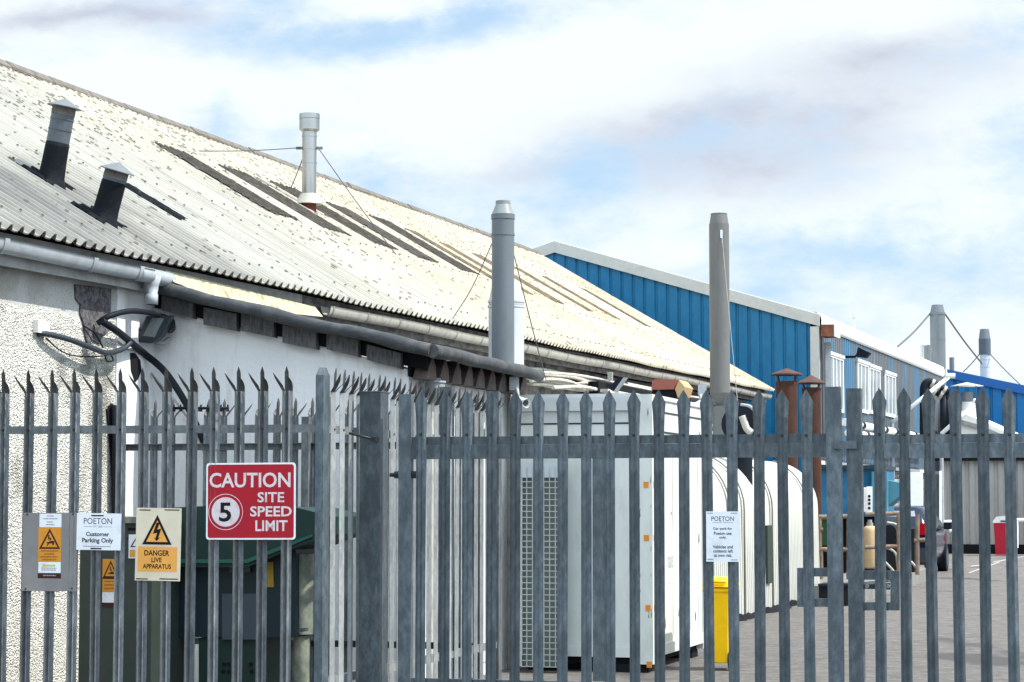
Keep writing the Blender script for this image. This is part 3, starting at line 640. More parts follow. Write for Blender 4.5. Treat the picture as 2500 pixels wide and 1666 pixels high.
# ------------------------------------------------------------------ palisade fences and gates
HW = .0335
COLS = [-1, -.74, -.42, 0, .42, .74, 1]
WD0 = [.002, -.004, -.013, -.005, -.013, -.004, .002]
def pale_mesh(kind, H, zb=.04, deep=False):
    m = MB(); T = .003; WD = [.006, -.003, -.021, .002, -.021, -.003, .006] if deep else WD0
    def sheet(cols, rows):               # rows: list of list of points (front), thickness backwards
        nc = len(rows[0]); fi = [[m.add([p])for p in r] for r in rows]; bi = [[m.add([Vector(p)+Vector((0,T,0))]) for p in r] for r in rows]
        for a in range(len(rows)-1):
            for c in range(nc-1):
                m.face((fi[a][c], fi[a][c+1], fi[a+1][c+1], fi[a+1][c]), cols); m.face((bi[a][c+1], bi[a][c], bi[a+1][c], bi[a+1][c+1]), cols)
            m.face((fi[a][0], fi[a+1][0], bi[a+1][0], bi[a][0]), cols); m.face((fi[a][-1], bi[a][-1], bi[a+1][-1], fi[a+1][-1]), cols)
        for r_, rev in ((0, 0), (-1, 1)):
            for c in range(nc-1): m.face((fi[r_][c], bi[r_][c], bi[r_][c+1], fi[r_][c+1]), cols)
    if kind == 'gate':
        zs = [zb, H-.27, H-.16, H-.085]; ws = [HW, HW, HW*1.1, HW*1.28]
        rows = [[Vector((c*w_, d*(1 if i < 3 else .7), z_)) for c, d in zip(COLS, WD)] for i, (z_, w_) in enumerate(zip(zs, ws))]
        tz = [H-.080, H-.062, H-.032, H-.0, H-.032, H-.062, H-.080]; tx = [1.30, 1.05, .6, 0, .6, 1.05, 1.30]
        rows.append([Vector(((1 if c > 0 else -1 if c < 0 else 0)*x_*HW, d*.6, z_)) for c, d, z_, x_ in zip(COLS, WD, tz, tx)])
        sheet(0, rows)
    else:
        zs = H-.15
        sheet(0, [[Vector((c*HW, d, z_)) for c, d in zip(COLS, WD)] for z_ in (zb, zs-.10, zs)])
        # centre prong
        P = lambda x_, y_, z_: Vector((x_, y_, z_))
        sheet(1, [[P(-.42*HW,-.013,zs), P(0,-.004,zs), P(.42*HW,-.013,zs)], [P(-.40*HW,-.013,zs+.05), P(0,-.006,zs+.05), P(.40*HW,-.013,zs+.05)],
                  [P(-.38*HW,-.020,zs+.115), P(0,-.010,zs+.115), P(.38*HW,-.020,zs+.115)], [P(-.05*HW,-.022,zs+.15), P(0,-.020,zs+.152), P(.05*HW,-.022,zs+.15)]])
        # left prong: out and sideways
        sheet(1, [[P(-HW,.004,zs), P(-.68*HW,-.006,zs), P(-.36*HW,-.013,zs)], [P(-.044,-.018,zs+.026), P(-.032,-.028,zs+.030), P(-.020,-.038,zs+.034)],
                  [P(-.060,-.045,zs+.062), P(-.048,-.052,zs+.060), P(-.034,-.056,zs+.056)], [P(-.068,-.062,zs+.085), P(-.058,-.066,zs+.082), P(-.046,-.068,zs+.076)], [P(-.074,-.078,zs+.112), P(-.0725,-.0785,zs+.111), P(-.070,-.079,zs+.109)]])
        # right prong: mostly outwards, a broad blade with a raked tip
        sheet(1, [[P(.42*HW,-.013,zs), P(.68*HW,-.006,zs), P(HW,.002,zs)], [P(.018,-.032,zs+.024), P(.028,-.026,zs+.026), P(.039,-.016,zs+.028)],
                  [P(.020,-.060,zs+.050), P(.030,-.054,zs+.050), P(.042,-.044,zs+.048)], [P(.019,-.074,zs+.072), P(.028,-.069,zs+.068), P(.040,-.058,zs+.060)], [P(.018,-.086,zs+.096), P(.0205,-.084,zs+.093), P(.023,-.083,zs+.090)]])
    # rail bolt
    return m
def mk_pale(kind, H, name='pale', railz=2.04, deep=False):
    m = pale_mesh(kind, H, deep=deep); m.v = [v for v in m.v]
    me_o = m.build(name, [GALV if kind == 'gate' else GALVF, SPIKE], origin=(0,0,0)); me = me_o.data
    bpy.data.objects.remove(me_o)
    b_ = MB(); b_.cyl((0,-.006,railz), (0,-.016,railz), .0085, .0065, 8); bo = b_.build('bolt', BOLT, origin=(0,0,0)); bm = bo.data; bpy.data.objects.remove(bo)
    return me, bm
FTIP = 2.425
PF, PFB = mk_pale('fence', FTIP); PD, _b = mk_pale('fence', FTIP, deep=True)
PG, PGB = mk_pale('gate', 2.29, railz=2.01)
def put_pales(root, me, bm, pts, rot, dz=None):
    base = Vector(root['_o'])
    for k, p in enumerate(pts):
        o = bpy.data.objects.new('pale', me); COL.objects.link(o); o.parent = root; o.location = Vector((p.x, p.y, (dz[k] if dz else 0))) - base
        o.rotation_euler = (random.uniform(-.004,.004), random.uniform(-.005,.005), rot + random.uniform(-.03,.03))
        q = bpy.data.objects.new('bolt', bm); COL.objects.link(q); q.parent = o
def rail(root, a, b, z_, out, hh=.05, mt=None, name='rail', fl=.045):
    # angle section: upright leg + flange away from the pales; out = outward unit vector
    m = MB(); d = (b-a).normalized(); c = (a+b)/2; ln = (b-a).length; up_ = Vector((0,0,1))
    m.box(Vector((c.x,c.y,z_)), (ln, .006, hh), (d, out, up_)); m.box(Vector((c.x,c.y,z_+hh/2-.003))-out*(fl/2+.0032), (ln, fl, .006), (d, out, up_))
    return m.build(name, mt or GALVF, root)
# front fence on the left
AF = R(-10.55); FD = Vector((math.cos(AF), math.sin(AF), 0)); FO = Vector((math.sin(AF), -math.cos(AF), 0)); F0 = Vector((-3.230, 14.09, 0))
ff = thing('palisade_fence', F0+FD*.9, 'galvanised spiked palisade fence in front on the left, hung with warning signs', 'fence', 'palisade fences round the compound')
put_pales(ff, PD, PFB, [F0+FD*.155*k for k in range(-4, 13)], AF)
CP_ = F0+FD*2.075
for z_ in (2.04, .36): rail(ff, F0-FD*.7-FO*.008, CP_-FD*.02-FO*.008, z_, FO)
def post(root, c, ax, wx, dy, H, mt=GALV, tip=.05, name='post'):
    X = ax; Y = Vector((-ax.y, ax.x, 0)); m = MB(); up_ = Vector((0,0,1))
    m.box(Vector((c.x,c.y,H/2)), (wx, dy, H), (X, Y, up_))
    if tip: m.hexa([Vector((c.x,c.y,H)) + X*i*wx/2 + Y*j*dy/2 for i, j in ((-1,-1),(1,-1),(1,1),(-1,1))] + [Vector((c.x,c.y,H+tip)) + X*i*wx*.25 + Y*j*dy*.25 for i, j in ((-1,-1),(1,-1),(1,1),(-1,1))])
    return m.build(name, mt, root)
post(ff, CP_+B1.A*.045, B1.C, .052, .11, FTIP-.055, GALV, .05)
# side fence
SD0 = CP_+B1.A*.17
sfz = thing('palisade_fence', SD0+B1.A*1.7, 'sunlit palisade fence running back from the corner post beside the gate', 'fence', 'palisade fences round the compound')
AS = R(73.5)
LS = 3.75
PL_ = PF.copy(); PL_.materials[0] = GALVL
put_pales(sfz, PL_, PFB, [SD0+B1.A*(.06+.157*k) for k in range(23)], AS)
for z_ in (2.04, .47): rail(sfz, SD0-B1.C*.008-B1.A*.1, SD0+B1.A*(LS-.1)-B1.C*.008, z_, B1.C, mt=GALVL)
def on_line(px, P, D):
    # intersection of the vertical plane through pixel column px with line P+D*k
    r = ray(px, 1200); n = Vector((r.y, -r.x, 0)); k = (Vector((0,0,0))-P).dot(n)/D.dot(n); return P+D*k
for px, yt in ((1091, 945), (1205, 957)):
    c = on_line(px, SD0-B1.C*.06, B1.A); post(sfz, c, B1.C, .098, .05, hit(px, yt, c, Vector((0,1,0))).z, GALV, 0)
# rear fence
RE = SD0+B1.A*3.72
rfz = thing('palisade_fence', RE-B1.C*1.6, 'rear palisade fence of the compound in front of the shaded white wall', 'fence', 'palisade fences round the compound')
LRt = (RE-B1.O).dot(B1.C)
put_pales(rfz, PF, PFB, [RE-B1.C*(.2+.155*k) for k in range(int((LRt-.3)/.155))], R(163.5))
for z_ in (2.03, .45): rail(rfz, RE, RE-B1.C*(LRt-.02), z_, B1.A, mt=GALV, hh=.055)
for k in (.02, 1.62, LRt-.06): post(rfz, RE-B1.C*k-B1.A*.06, B1.C, .06, .08, FTIP-.16, GALVF, .0)

# gate post
AG = R(-16.1); GD = Vector((math.cos(AG), math.sin(AG), 0)); GO = Vector((math.sin(AG), -math.cos(AG), 0)); G0 = Vector((-.574, 14.12, 0))
gp = on_line(906, G0, GD)
m = MB(); m.box(Vector((gp.x, gp.y, 1.14)) + B1.A*.05, (.142, .15, 2.28), (B1.C, B1.A, Vector((0,0,1))))
gpo = thing('gate_post', gp+B1.A*.05, 'thick square galvanised post the left gate leaf hangs on', 'gate post')
H_ = hit(906, 958, gp, Vector((0,1,0))).z
m = MB(); m.box(Vector((gp.x, gp.y, H_/2)) + B1.A*.05, (.142, .15, H_), (B1.C, B1.A, Vector((0,0,1)))); m.build('post_tube', GALV, gpo)
m = MB(); m.box(Vector((gp.x, gp.y, H_+.003)) + B1.A*.05, (.150, .158, .006), (B1.C, B1.A, Vector((0,0,1)))); m.build('post_cap', GALVF, gpo)
m = MB(); q = on_line(855, G0, GD)-B1.A*.03; zt = hit(855, 1060, gp, Vector((0,1,0))).z
a_ = hit(852, 1058, gp-B1.A*.06, Vector((0,1,0))); b_ = hit(914, 1073, gp-B1.A*.06, Vector((0,1,0)))
m.tube([a_, b_], .008, 8); m.box(b_, (.03,.03,.03), (B1.C, B1.A, Vector((0,0,1)))); m.build('tie_rod', BOLT, gpo)
# left leaf
def gate_leaf(label, P0, D, Oo, rot, pale_px, stile_px, rail_px, ytop_pale, ytop_stile, zr, box_px, bar=False, mid=None, hinge=False):
    UP = Vector((0,0,1))
    pts = [on_line(px, P0, D) for px in pale_px]
    root = thing('palisade_gate', (pts[0]+pts[-1])/2 - Vector((0,0,0)), label, 'gate', 'double palisade gate leaves')
    dz = [hit(px, ytop_pale[0]+(ytop_pale[1]-ytop_pale[0])*(px-pale_px[0])/(pale_px[-1]-pale_px[0]), p+Oo*.02, Vector((0,1,0))).z-2.29 for px, p in zip(pale_px, pts)]
    put_pales(root, PG, PGB, [p+Oo*.03 for p in pts], rot, dz)
    for px, wpx, yt in stile_px:
        c = on_line(px, P0, D); wm = wpx/F*c.y; h = hit(px, yt, c, Vector((0,1,0))).z
        m = MB(); m.box(Vector((c.x,c.y,(h+.05)/2)) , (wm, .055, h-.05), (D, Oo, UP)); m.build('stile', GALV, root)
    a, b = on_line(rail_px[0], P0, D), on_line(rail_px[1], P0, D)
    for z_, nm in ((zr, 'top_rail'), (.42, 'bottom_rail')):
        m = MB(); c = (a+b)/2; ln = (b-a).length
        m.box(Vector((c.x,c.y,z_-.045)), (ln, .05, .088), (D, Oo, UP)); m.box(Vector((c.x,c.y,z_+.026))+Oo*.006, (ln, .008, .052), (D, Oo, UP)); m.box(Vector((c.x,c.y,z_+.0495))-Oo*.013, (ln, .03, .005), (D, Oo, UP))
        m.build(nm, GALV, root)
    if mid:
        c = on_line(mid[0], P0, D)-Oo*.001; wm = mid[1]/F*c.y
        m = MB(); m.box(Vector((c.x,c.y,(zr-.09)/2+.24)), (wm, .045, zr-.09-.48), (D, Oo, UP)); m.build('mid_stile', GALV, root)
    # lock box frame
    x0, x1, y0, y1, ix0, ix1, iy0, iy1 = box_px
    q = lambda px, py: hit(px, py, P0+Oo*.002, Oo)
    m = MB()
    for (ax, bx, ay, by) in ((x0, x1, y0, iy0), (x0, x1, iy1, y1), (x0, ix0, iy0, iy1), (ix1, x1, iy0, iy1)):
        if bx-ax < 1: continue
        m.prism([q(ax,ay), q(bx,ay), q(bx,by), q(ax,by)], Oo*-.035)
    m.build('lock_box', GALV, root)
    if bar:
        m = MB(); m.prism([q(2106,1422), q(2172,1416), q(2174,1421), q(2106,1430)], Oo*-.03, 0); m.prism([q(2106,1428), q(2172,1424), q(2172,1440), q(2106,1438)], Oo*-.02, 1); m.build('lock_bar', [GALVL, NAVY], root)
        m = MB()
        for px in (2117, 2168): m.cyl(q(px,1432)+Oo*.002, q(px,1432)+Oo*.014, .014, .012, 10)
        m.build('lock_bolts', GALVF, root)
    if hinge:
        z_ = hit(930, 1160, gp, Vector((0,1,0))).z
        m = MB(); a1 = on_line(952, P0, D); b1 = on_line(1022, P0, D)
        m.cyl(Vector((a1.x,a1.y,z_)), Vector((b1.x,b1.y,z_)), .013, .013, 12)
        for px in (970, 1012): c = on_line(px, P0, D); m.cyl(Vector((c.x,c.y,z_))-D*.018, Vector((c.x,c.y,z_))+D*.018, .024, .024, 6, sm=False)
        m.build('hinge_bolt', BOLT, root)
    return root
gL = [1030,1088,1143,1201,1258,1316,1374,1433,1491,1551,1611,1671,1732,1792,1854,1915,1976]
q_ = on_line(1500, G0, GD); zr1 = hit(1500, 1084, q_, Vector((0,1,0))).z
gateL = gate_leaf('left gate leaf of spear-topped pales carrying the white car park notice', G0, GD, GO, AG, gL, [(991,32,963),(2037.5,36,945)], (1000, 2021), (954, 951), None, zr1,
          (1946, 2021, 1387, 1482, 1969, 2021, 1408, 1462), mid=(1464, 32), hinge=True)
G1 = on_line(2088, G0, GD); A2_ = R(-19.5); GD2 = Vector((math.cos(A2_), math.sin(A2_), 0)); GO2 = Vector((math.sin(A2_), -math.cos(A2_), 0))
gR = [2147,2210,2275,2340,2404,2471,2539]
q_ = on_line(2300, G1, GD2); zr2 = hit(2300, 1082, q_, Vector((0,1,0))).z
gateR = gate_leaf('right gate leaf with bolted lock box, cut by the picture edge', G1, GD2, GO2, A2_, gR, [(2088,36,949)], (2104, 2600), (947, 945), None, zr2,
          (2106, 2195, 1394, 1491, 2106, 2174, 1416, 1471), bar=True)
m = MB(); q = lambda px, py: hit(px, py, G0+GO*.045, GO); m.prism([q(2034,1076), q(2092,1077), q(2092,1096), q(2036,1096)], GO*-.012); m.build('latch_plate', GALV, gateL)

# ------------------------------------------------------------------ signs
def text_mesh(body, bold=0.0):
    cu = bpy.data.curves.new('t', 'FONT'); cu.body = body; cu.offset = bold; cu.resolution_u = 3
    o = bpy.data.objects.new('t', cu); COL.objects.link(o); bpy.context.view_layer.update()
    me = bpy.data.meshes.new_from_object(o.evaluated_get(bpy.context.evaluated_depsgraph_get()))
    vs = [v.co.copy() for v in me.vertices]; fs = [tuple(p.vertices) for p in me.polygons]
    bpy.data.objects.remove(o); bpy.data.curves.remove(cu); bpy.data.meshes.remove(me)
    return vs, fs
class Sign:
    """flat board hung on a plane; inside it everything is laid out in the board's own units"""
    def __init__(s, name, label, cat, rect, P, D, Oo, board, roll=0, thick=.004, parent=None, corner=0):
        x0, y0, x1, y1 = rect; s.rect_ = rect
        c = hit((x0+x1)/2, (y0+y1)/2, P, Oo); a = hit(x0, (y0+y1)/2, P, Oo); b = hit(x1, (y0+y1)/2, P, Oo)
        s.k = (b-a).length/(x1-x0); s.cx, s.cy = (x0+x1)/2, (y0+y1)/2; s.c = c
        ang = math.atan2(D.y, D.x); s.M = Matrix.Rotation(ang, 3, 'Z') @ Matrix.Rotation(roll, 3, 'Y')
        s.root = thing(name, c, label, cat) if parent is None else thing(name, c, None, None)
        if parent is not None: s.root.parent = parent; s.root.location = c-Vector(parent['_o']); s.root['label'] = label
        m = MB(); m.prism(s.rounded(x0, y0, x1, y1, corner, 0), s.M @ Vector((0, thick, 0))); m.build('board', board, s.root)
        s.lay = 1
    def P(s, px, py, l): return s.c + s.M @ Vector(((px-s.cx)*s.k, -.0009*l, -(py-s.cy)*s.k))
    def rounded(s, x0, y0, x1, y1, r, l):
        if r <= 0: return [s.P(x0,y1,l), s.P(x1,y1,l), s.P(x1,y0,l), s.P(x0,y0,l)]
        pts = []
        for cx, cy, a0 in ((x1-r, y1-r, 90), (x1-r, y0+r, 0), (x0+r, y0+r, -90), (x0+r, y1-r, -180)):
            for k in range(5): a = R(a0 - k*22.5); pts.append(s.P(cx+r*math.cos(a), cy+r*math.sin(a), l))
        return pts[::-1][::-1]
    def poly(s, m, pts, l, mi=0): i = m.add([s.P(x, y, l) for x, y in pts]); m.face(tuple(range(i, i+len(pts))), mi)
    def rect(s, m, x0, y0, x1, y1, l, mi=0): s.poly(m, [(x0,y1),(x1,y1),(x1,y0),(x0,y0)], l, mi)
    def disc(s, m, cx, cy, r, l, mi=0, r2=None, n=40):
        if r2 is None: s.poly(m, [(cx+r*math.cos(-2*math.pi*k/n), cy+r*math.sin(-2*math.pi*k/n)) for k in range(n)], l, mi)
        else:
            for k in range(n):
                a, b = -2*math.pi*k/n, -2*math.pi*(k+1)/n
                s.poly(m, [(cx+r2*math.cos(a), cy+r2*math.sin(a)), (cx+r*math.cos(a), cy+r*math.sin(a)), (cx+r*math.cos(b), cy+r*math.sin(b)), (cx+r2*math.cos(b), cy+r2*math.sin(b))], l, mi)
    def text(s, m, body, x0, y0, x1, y1, l=3, bold=0.0, mi=0):
        vs, fs = text_mesh(body, bold); a, b = min(v.x for v in vs), max(v.x for v in vs); c, d = min(v.y for v in vs), max(v.y for v in vs)
        i = m.add([s.P(x0+(v.x-a)/(b-a)*(x1-x0), y1-(v.y-c)/(d-c)*(y1-y0), l) for v in vs])
        for f in fs: m.face(tuple(i+k for k in f), mi)
    def dashes(s, m, y, x0, x1, h, l=3, mi=0):
        x = x0
        while x < x1-1:
            w_ = min(random.uniform(2.0, 6.5), x1-x); s.rect(m, x, y-h/2, x+w_*.82, y+h/2, l, mi); x += w_
    def tri(s, m, cx, y0, y1, hw, th, l, mi=0):
        # thick triangle outline
        o = [(cx,y0),(cx+hw,y1),(cx-hw,y1)]; g_ = (cx, y0+(y1-y0)*.667)
        inn = [(g_[0]+(x-g_[0])*(1-th), g_[1]+(y-g_[1])*(1-th)) for x, y in o]
        for k in range(3): q = (k+1) % 3; s.poly(m, [o[k], inn[k], inn[q], o[q]], l, mi)
        return inn
PS = F0+FO*.026
# 1 red caution sign
S = Sign('speed_limit_sign', 'red caution sign with a 5 mph roundel on the fence', 'sign', (503,1134,721,1314), PS, FD, FO, SWHITE, roll=-.004, corner=7)
m = MB(); m.face(tuple(range(len(m.v), len(m.v)+m.add(S.rounded(507,1138,717,1310,6,1))*0+20))); m.build('red_face', RED, S.root)
m = MB(); S.text(m, 'CAUTION', 511,1157,709,1192, 2, .019); S.text(m, 'SITE', 629,1203,694,1227, 2, .019); S.text(m, 'SPEED', 611,1236,712,1260, 2, .019); S.text(m, 'LIMIT', 624,1269,702,1294, 2, .019); S.disc(m, 551,1249,42.5, 2, 0, 41); S.disc(m, 551,1249,34.5,2)
m.build('white_lettering', mat('worn_sign_white', (.60,.56,.57), .5, 0, (.48,.30,.32), 14, .5, .75), S.root)
m = MB(); S.text(m, '5', 535,1227,565,1272, 3, .02); m.build('numeral', INK, S.root)
# 2 white notice
S = Sign('parking_notice', 'white landscape customer parking notice tied to the fence', 'sign', (187,1256,295,1341), PS, FD, FO, SWHITE, roll=.012)
m = MB(); S.text(m, 'POETON', 204,1267,273,1281, 1, 0.0); S.text(m, 'Customer', 210,1299,267,1309, 1, .028); S.text(m, 'Parking Only', 201,1313,277,1327, 1, .028)
m.build('lettering', NAVYINK, S.root)
m = MB(); S.text(m, 'EST. 1898', 228,1284.5,249,1289, 1); S.rect(m, 204,1286.5,225,1287.5,1); S.rect(m, 252,1286.5,273,1287.5,1); S.dashes(m, 1332.5, 204, 272, 2.2, 1); m.build('small_print', GREYINK, S.root)
m = MB(); S.rect(m, 222,1260,252,1263,2); S.rect(m, 222,1336,249,1339,2); m.build('cable_ties', INK, S.root)
# 3 cream danger sign
S = Sign('danger_sign', 'cream danger sign with a lightning triangle above an orange panel', 'sign', (331,1245,441,1414), PS, FD, FO, SCREAM, roll=.014)
m = MB(); S.tri(m, 383,1262,1329,36,0,2); m2 = MB(); S.poly(m2, [(383,1270),(350,1327),(416,1327)], 1); S.rect(m2, 337,1335,433,1393, 1); m2.build('orange_panel', ORANGE2, S.root)
m = MB(); S.tri(m, 383,1261,1330,36,.27,2); S.poly(m, [(381,1279),(373,1305),(383,1303),(379,1316),(375,1314),(382,1322),(391,1313),(386,1315),(393,1293),(383,1295),(389,1279)][::-1], 2)
S.text(m, 'DANGER', 353,1343,414,1356, 2, .02); S.text(m, 'LIVE', 371,1360,396,1371, 2, .02); S.text(m, 'APPARATUS', 350,1375,419,1386, 2, .02)
for r_ in ((338,1249,366,1251.5),(400,1248,436,1250.5),(334,1409,363,1411.5),(391,1408,436,1410.5)): S.rect(m, *r_, 1)
m.build('black_lettering', INK, S.root)
# 4 grey board with labels
S = Sign('label_board', 'grey board with stacked orange, white and black electrical labels', 'sign', (55,1258,187,1438), PS-FO*.004, FD, FO, SGREY, roll=.003)
m = MB(); S.rect(m, 95,1260,149,1291, 1); S.rect(m, 94.5,1371,149,1396, 1); m.build('white_label', SWHITE, S.root)
m = MB(); S.rect(m, 93,1291.5,149,1370.5, 1); m.build('orange_label', ORANGE, S.root)
m = MB(); S.rect(m, 93,1397,150,1408.5, 1); S.tri(m, 121,1294,1341,26,.26,2)
S.poly(m, [(117,1309),(117,1320),(121,1318),(121,1325),(124,1321),(125,1315),(121,1316),(120,1309)][::-1], 2); S.poly(m, [(112,1327),(128,1322),(133,1324),(131,1332),(128,1332),(127,1328),(119,1329),(117,1334),(114,1334),(116,1329)][::-1], 2)
m.build('pictogram', BROWNINK, S.root)
m = MB()
for y_, a, b in ((1345.5,100,143),(1352.5,108,134),(1359,99,142),(1365.5,104,139)): S.dashes(m, y_, a, b, 3.2, 2)
m.build('label_print', ORINK, S.root)
m = MB()
for y_, a, b in ((1265,113,131),(1271.5,105,140),(1279,114,128),(1285,111,132),(1385,102,139),(1389.5,102,138),(1402,106,138)): S.dashes(m, y_, a, b, 2.4, 2)
m.build('fine_print', GREYINK, S.root)
m = MB(); S.rect(m, 104,1377,136,1381.5, 2); m.build('yellow_logo_bar', YELINK, S.root)
m = MB()
for px, py in ((65,1262),(177,1261),(64,1433),(177,1431)): p = S.P(px, py, 1); m.cyl(p, p+FO*.006, .006, .005, 8)
m.build('screws', BOLT, S.root)
# 5 notice on the gate
S = Sign('parking_notice', 'white portrait car park notice fixed to the gate', 'sign', (1724,1250,1806,1371), G0+GO*.062, GD, GO, SWHITE, roll=0.0)
m = MB(); S.text(m, 'POETON', 1737,1262,1792,1273, 1, 0.0)
for body, x0, x1, y0 in (('Car park for',1741,1788,1288),('Poeton use',1743,1786,1298.5),('only.',1756,1774,1309),('Vehicles and',1740,1789,1331),('contents left',1741,1789,1341),('at own risk.',1743,1787,1351.5)):
    S.text(m, body, x0, y0, x1, y0+8, 1, .02)
m.build('lettering', NAVYINK, S.root)
m = MB(); S.rect(m, 1740,1276,1757,1277,1); S.rect(m, 1773,1276,1790,1277,1); S.text(m, 'EST. 1898', 1758,1274.5,1772,1278, 1); m.build('small_print', GREYINK, S.root)
m = MB()
for r_ in ((1727,1253,1741,1255.5),(1785,1253,1800,1255.5),(1727,1364,1742,1366.5),(1784,1365,1800,1367.5)): S.rect(m, *r_, 1)
m.build('cable_ties', PVCG, S.root)

# ------------------------------------------------------------------ compound: cabinet and transformer
def ps(fr, s, pts, depth, m, mi=0): m.prism([fr.W(*fr.hs(x_, y_, s)) for x_, y_ in pts], fr.A*depth, mi); return m
sC = -3.0
cb = thing('electrical_cabinet', B1.W(sC, .6, 0), 'olive green electrical cabinet behind the fence on the left', 'cabinet')
x0 = B1.hs(196, 1300, sC)[1]; x1 = B1.hs(372, 1300, sC)[1]; zt = B1.hs(280, 1262, sC)[2]
m = MB(); m.fbox(B1, sC, sC+.55, x0, x1, .0, zt-.05); m.build('cabinet_body', OLIVE, cb)
m = MB(); m.fbox(B1, sC-.03, sC+.58, x0-.03, x1+.05, zt-.045, zt); m.build('pale_lid', LICHEN, cb)
m = MB()
for k in range(3):
    za = B1.hs(330, 1262+k*22, sC)[2]; a = B1.hs(312, 1300, sC)[1]
    m.fbox(B1, sC-.004, sC, a, x1-.03, za-.035, za-.015)
m.build('louvres', DARK, cb)
m = MB(); xm = B1.hs(300,1300,sC)[1]; m.fbox(B1, sC-.006, sC, xm-.004, xm+.004, .15, zt-.1); m.build('door_seam', DARK, cb)
S = Sign('warning_label', 'orange shock warning label', None, (250,1371,288,1477), B1.W(sC-.006,0,0), B1.C, -B1.A, SWHITE, parent=cb)
m = MB(); S.rect(m, 250,1371,288,1444,1); m.build('orange_label', ORANGE, S.root)
m = MB(); S.tri(m, 270,1374,1412,19,.26,2); S.rect(m, 250,1412,288,1415,2); S.poly(m, [(268,1388),(268,1396),(271,1395),(272,1400),(274,1394),(271,1394),(270,1388)][::-1], 2); S.poly(m, [(263,1402),(277,1398),(278,1404),(266,1404)][::-1],2); S.rect(m, 250,1467,288,1477,1); m.build('pictogram', BROWNINK, S.root)
m = MB()
for y_ in (1420,1428,1436): S.dashes(m, y_, 255, 284, 3, 2)
m.build('label_print', ORINK, S.root)
S = Sign('warning_label', 'small white label with orange foot', None, (314,1308,352,1361), B1.W(sC-.006,0,0), B1.C, -B1.A, SWHITE, parent=cb)
m = MB(); S.rect(m, 317,1342,349,1358,1); m.build('orange_label', ORANGE2, S.root)
m = MB(); S.tri(m, 333,1313,1336,15,.3,1); m.build('pictogram', BROWNINK, S.root)

sT = -2.55
tr = thing('transformer', B1.W(sT, 1.4, 0), 'dark green oil transformer with slanted lid behind the red sign', 'transformer')
m = MB(); ps(B1, sT-.12, [(410,1240),(500,1236),(725,1240),(815,1262),(815,1305),(762,1322),(690,1350),(604,1385),(410,1385)], .75, m); m.build('lid', DGREEN, tr)
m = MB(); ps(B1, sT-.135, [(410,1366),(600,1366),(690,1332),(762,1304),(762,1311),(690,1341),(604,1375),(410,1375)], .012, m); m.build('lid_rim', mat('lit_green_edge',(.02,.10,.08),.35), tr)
m = MB(); ps(B1, sT, [(380,1380),(722,1330),(722,1556),(380,1556)], .6, m); m.build('tank', NAVY, tr)
m = MB(); ps(B1, sT-.012, [(542,1450),(632,1450),(632,1562),(542,1562)], .010, m); m.build('access_plate', PLATE, tr)
m = MB(); ps(B1, sT+.02, [(485,1558),(640,1558),(640,1760),(485,1760)], .5, m); m.build('plinth', DGREEN, tr)
m = MB()
for px, py in ((547,1622),(558,1622),(612,1622),(558,1640),(614,1640),(545,1640)): p = B1.W(*B1.hs(px, py, sT+.015)); m.cyl(p, p-B1.A*.006, .014, .014, 10)
m.build('bolt_holes', DARK, tr)
m = MB(); c = B1.W(*B1.hs(738, 1450, sT+.15)); rr = .085
zA, zB = B1.hs(738, 1352, sT+.15)[2], B1.hs(738, 1548, sT+.15)[2]
m.cyl(Vector((c.x,c.y,zB)), Vector((c.x,c.y,zA)), rr, rr, 24); m.cyl(Vector((c.x,c.y,0)), Vector((c.x,c.y,zB-.01)), rr*.7, rr*.7, 20); m.build('side_radiator', LICHEN, tr)  # lichened, and paler than the tank: its sunlit side put into the colour
m = MB(); ps(B1, sT-.02, [(722,1268),(815,1264),(818,1305),(722,1330)], .3, m); tag(m.build('lid_end', LICHEN, tr), 'lichen covered end of the lid')
m = MB(); ps(B1, sT-.03, [(559,1382),(610,1376),(610,1398),(559,1398)], .02, m); ps(B1, sT-.03, [(744,1533),(752,1532),(752,1541),(744,1542)], -.12, m); m.build('lifting_lug', PLATE, tr)
m = MB(); ps(B1, sT-.014, [(628,1374),(666,1372),(668,1434),(628,1434)], .012, m); m.build('yellow_label', mat('dull_yellow_label',(.30,.19,.02),.5), tr)

# ------------------------------------------------------------------ floodlight, hoses and cables near the corner
q = lambda px, py, t=.12: B1.W(*B1.ht(px, py, t))
fl_ = thing('floodlight', q(370,800,.1), 'black floodlight with glass lens bracketed at the wall corner', 'floodlight')
ctr = B1.W(*B1.hs(378, 802, -.32)); 
hx = lambda px, py, s=-.32: B1.W(*B1.hs(px, py, s))
m = MB(); m.prism([hx(333,828), hx(358,772), hx(418,770), hx(395,820), hx(370,838), hx(340,836)], B1.A*.07); m.build('lamp_housing', mat('dark_housing',(.02,.028,.035),.4), fl_)
m = MB(); m.prism([hx(349,820,-.325), hx(372,776,-.325), hx(400,778,-.325), hx(377,824,-.325)], B1.A*.004); m.build('lens', GLOW, fl_)
m = MB(); m.tube(spline([hx(345,808,-.3), hx(310,795,-.25), hx(300,798,-.1)], 5), .014, 8); m.cyl(hx(408,790,-.24), hx(415,800,-.005), .07, .05, 16); m.build('bracket', BLACK, fl_)
m = MB(); m.tube(spline([hx(375,830,-.2), hx(395,838,-.15), hx(412,828,-.05)], 5), .022, 8); m.build('junction_box', PVCG, fl_)
hs1 = MB(); hs1.tube(spline([q(247,783,.16), q(290,812,.2), hx(350,862,-.25), hx(400,905,-.28), hx(445,970,-.28), hx(480,1040,-.26), hx(508,1110,-.24), hx(522,1180,-.22), hx(528,1300,-.2)], 8), .030, 12)
tag(hs1.build('black_hose', BLACK), 'thick black hose arching down from the corner towards the compound', 'hose')
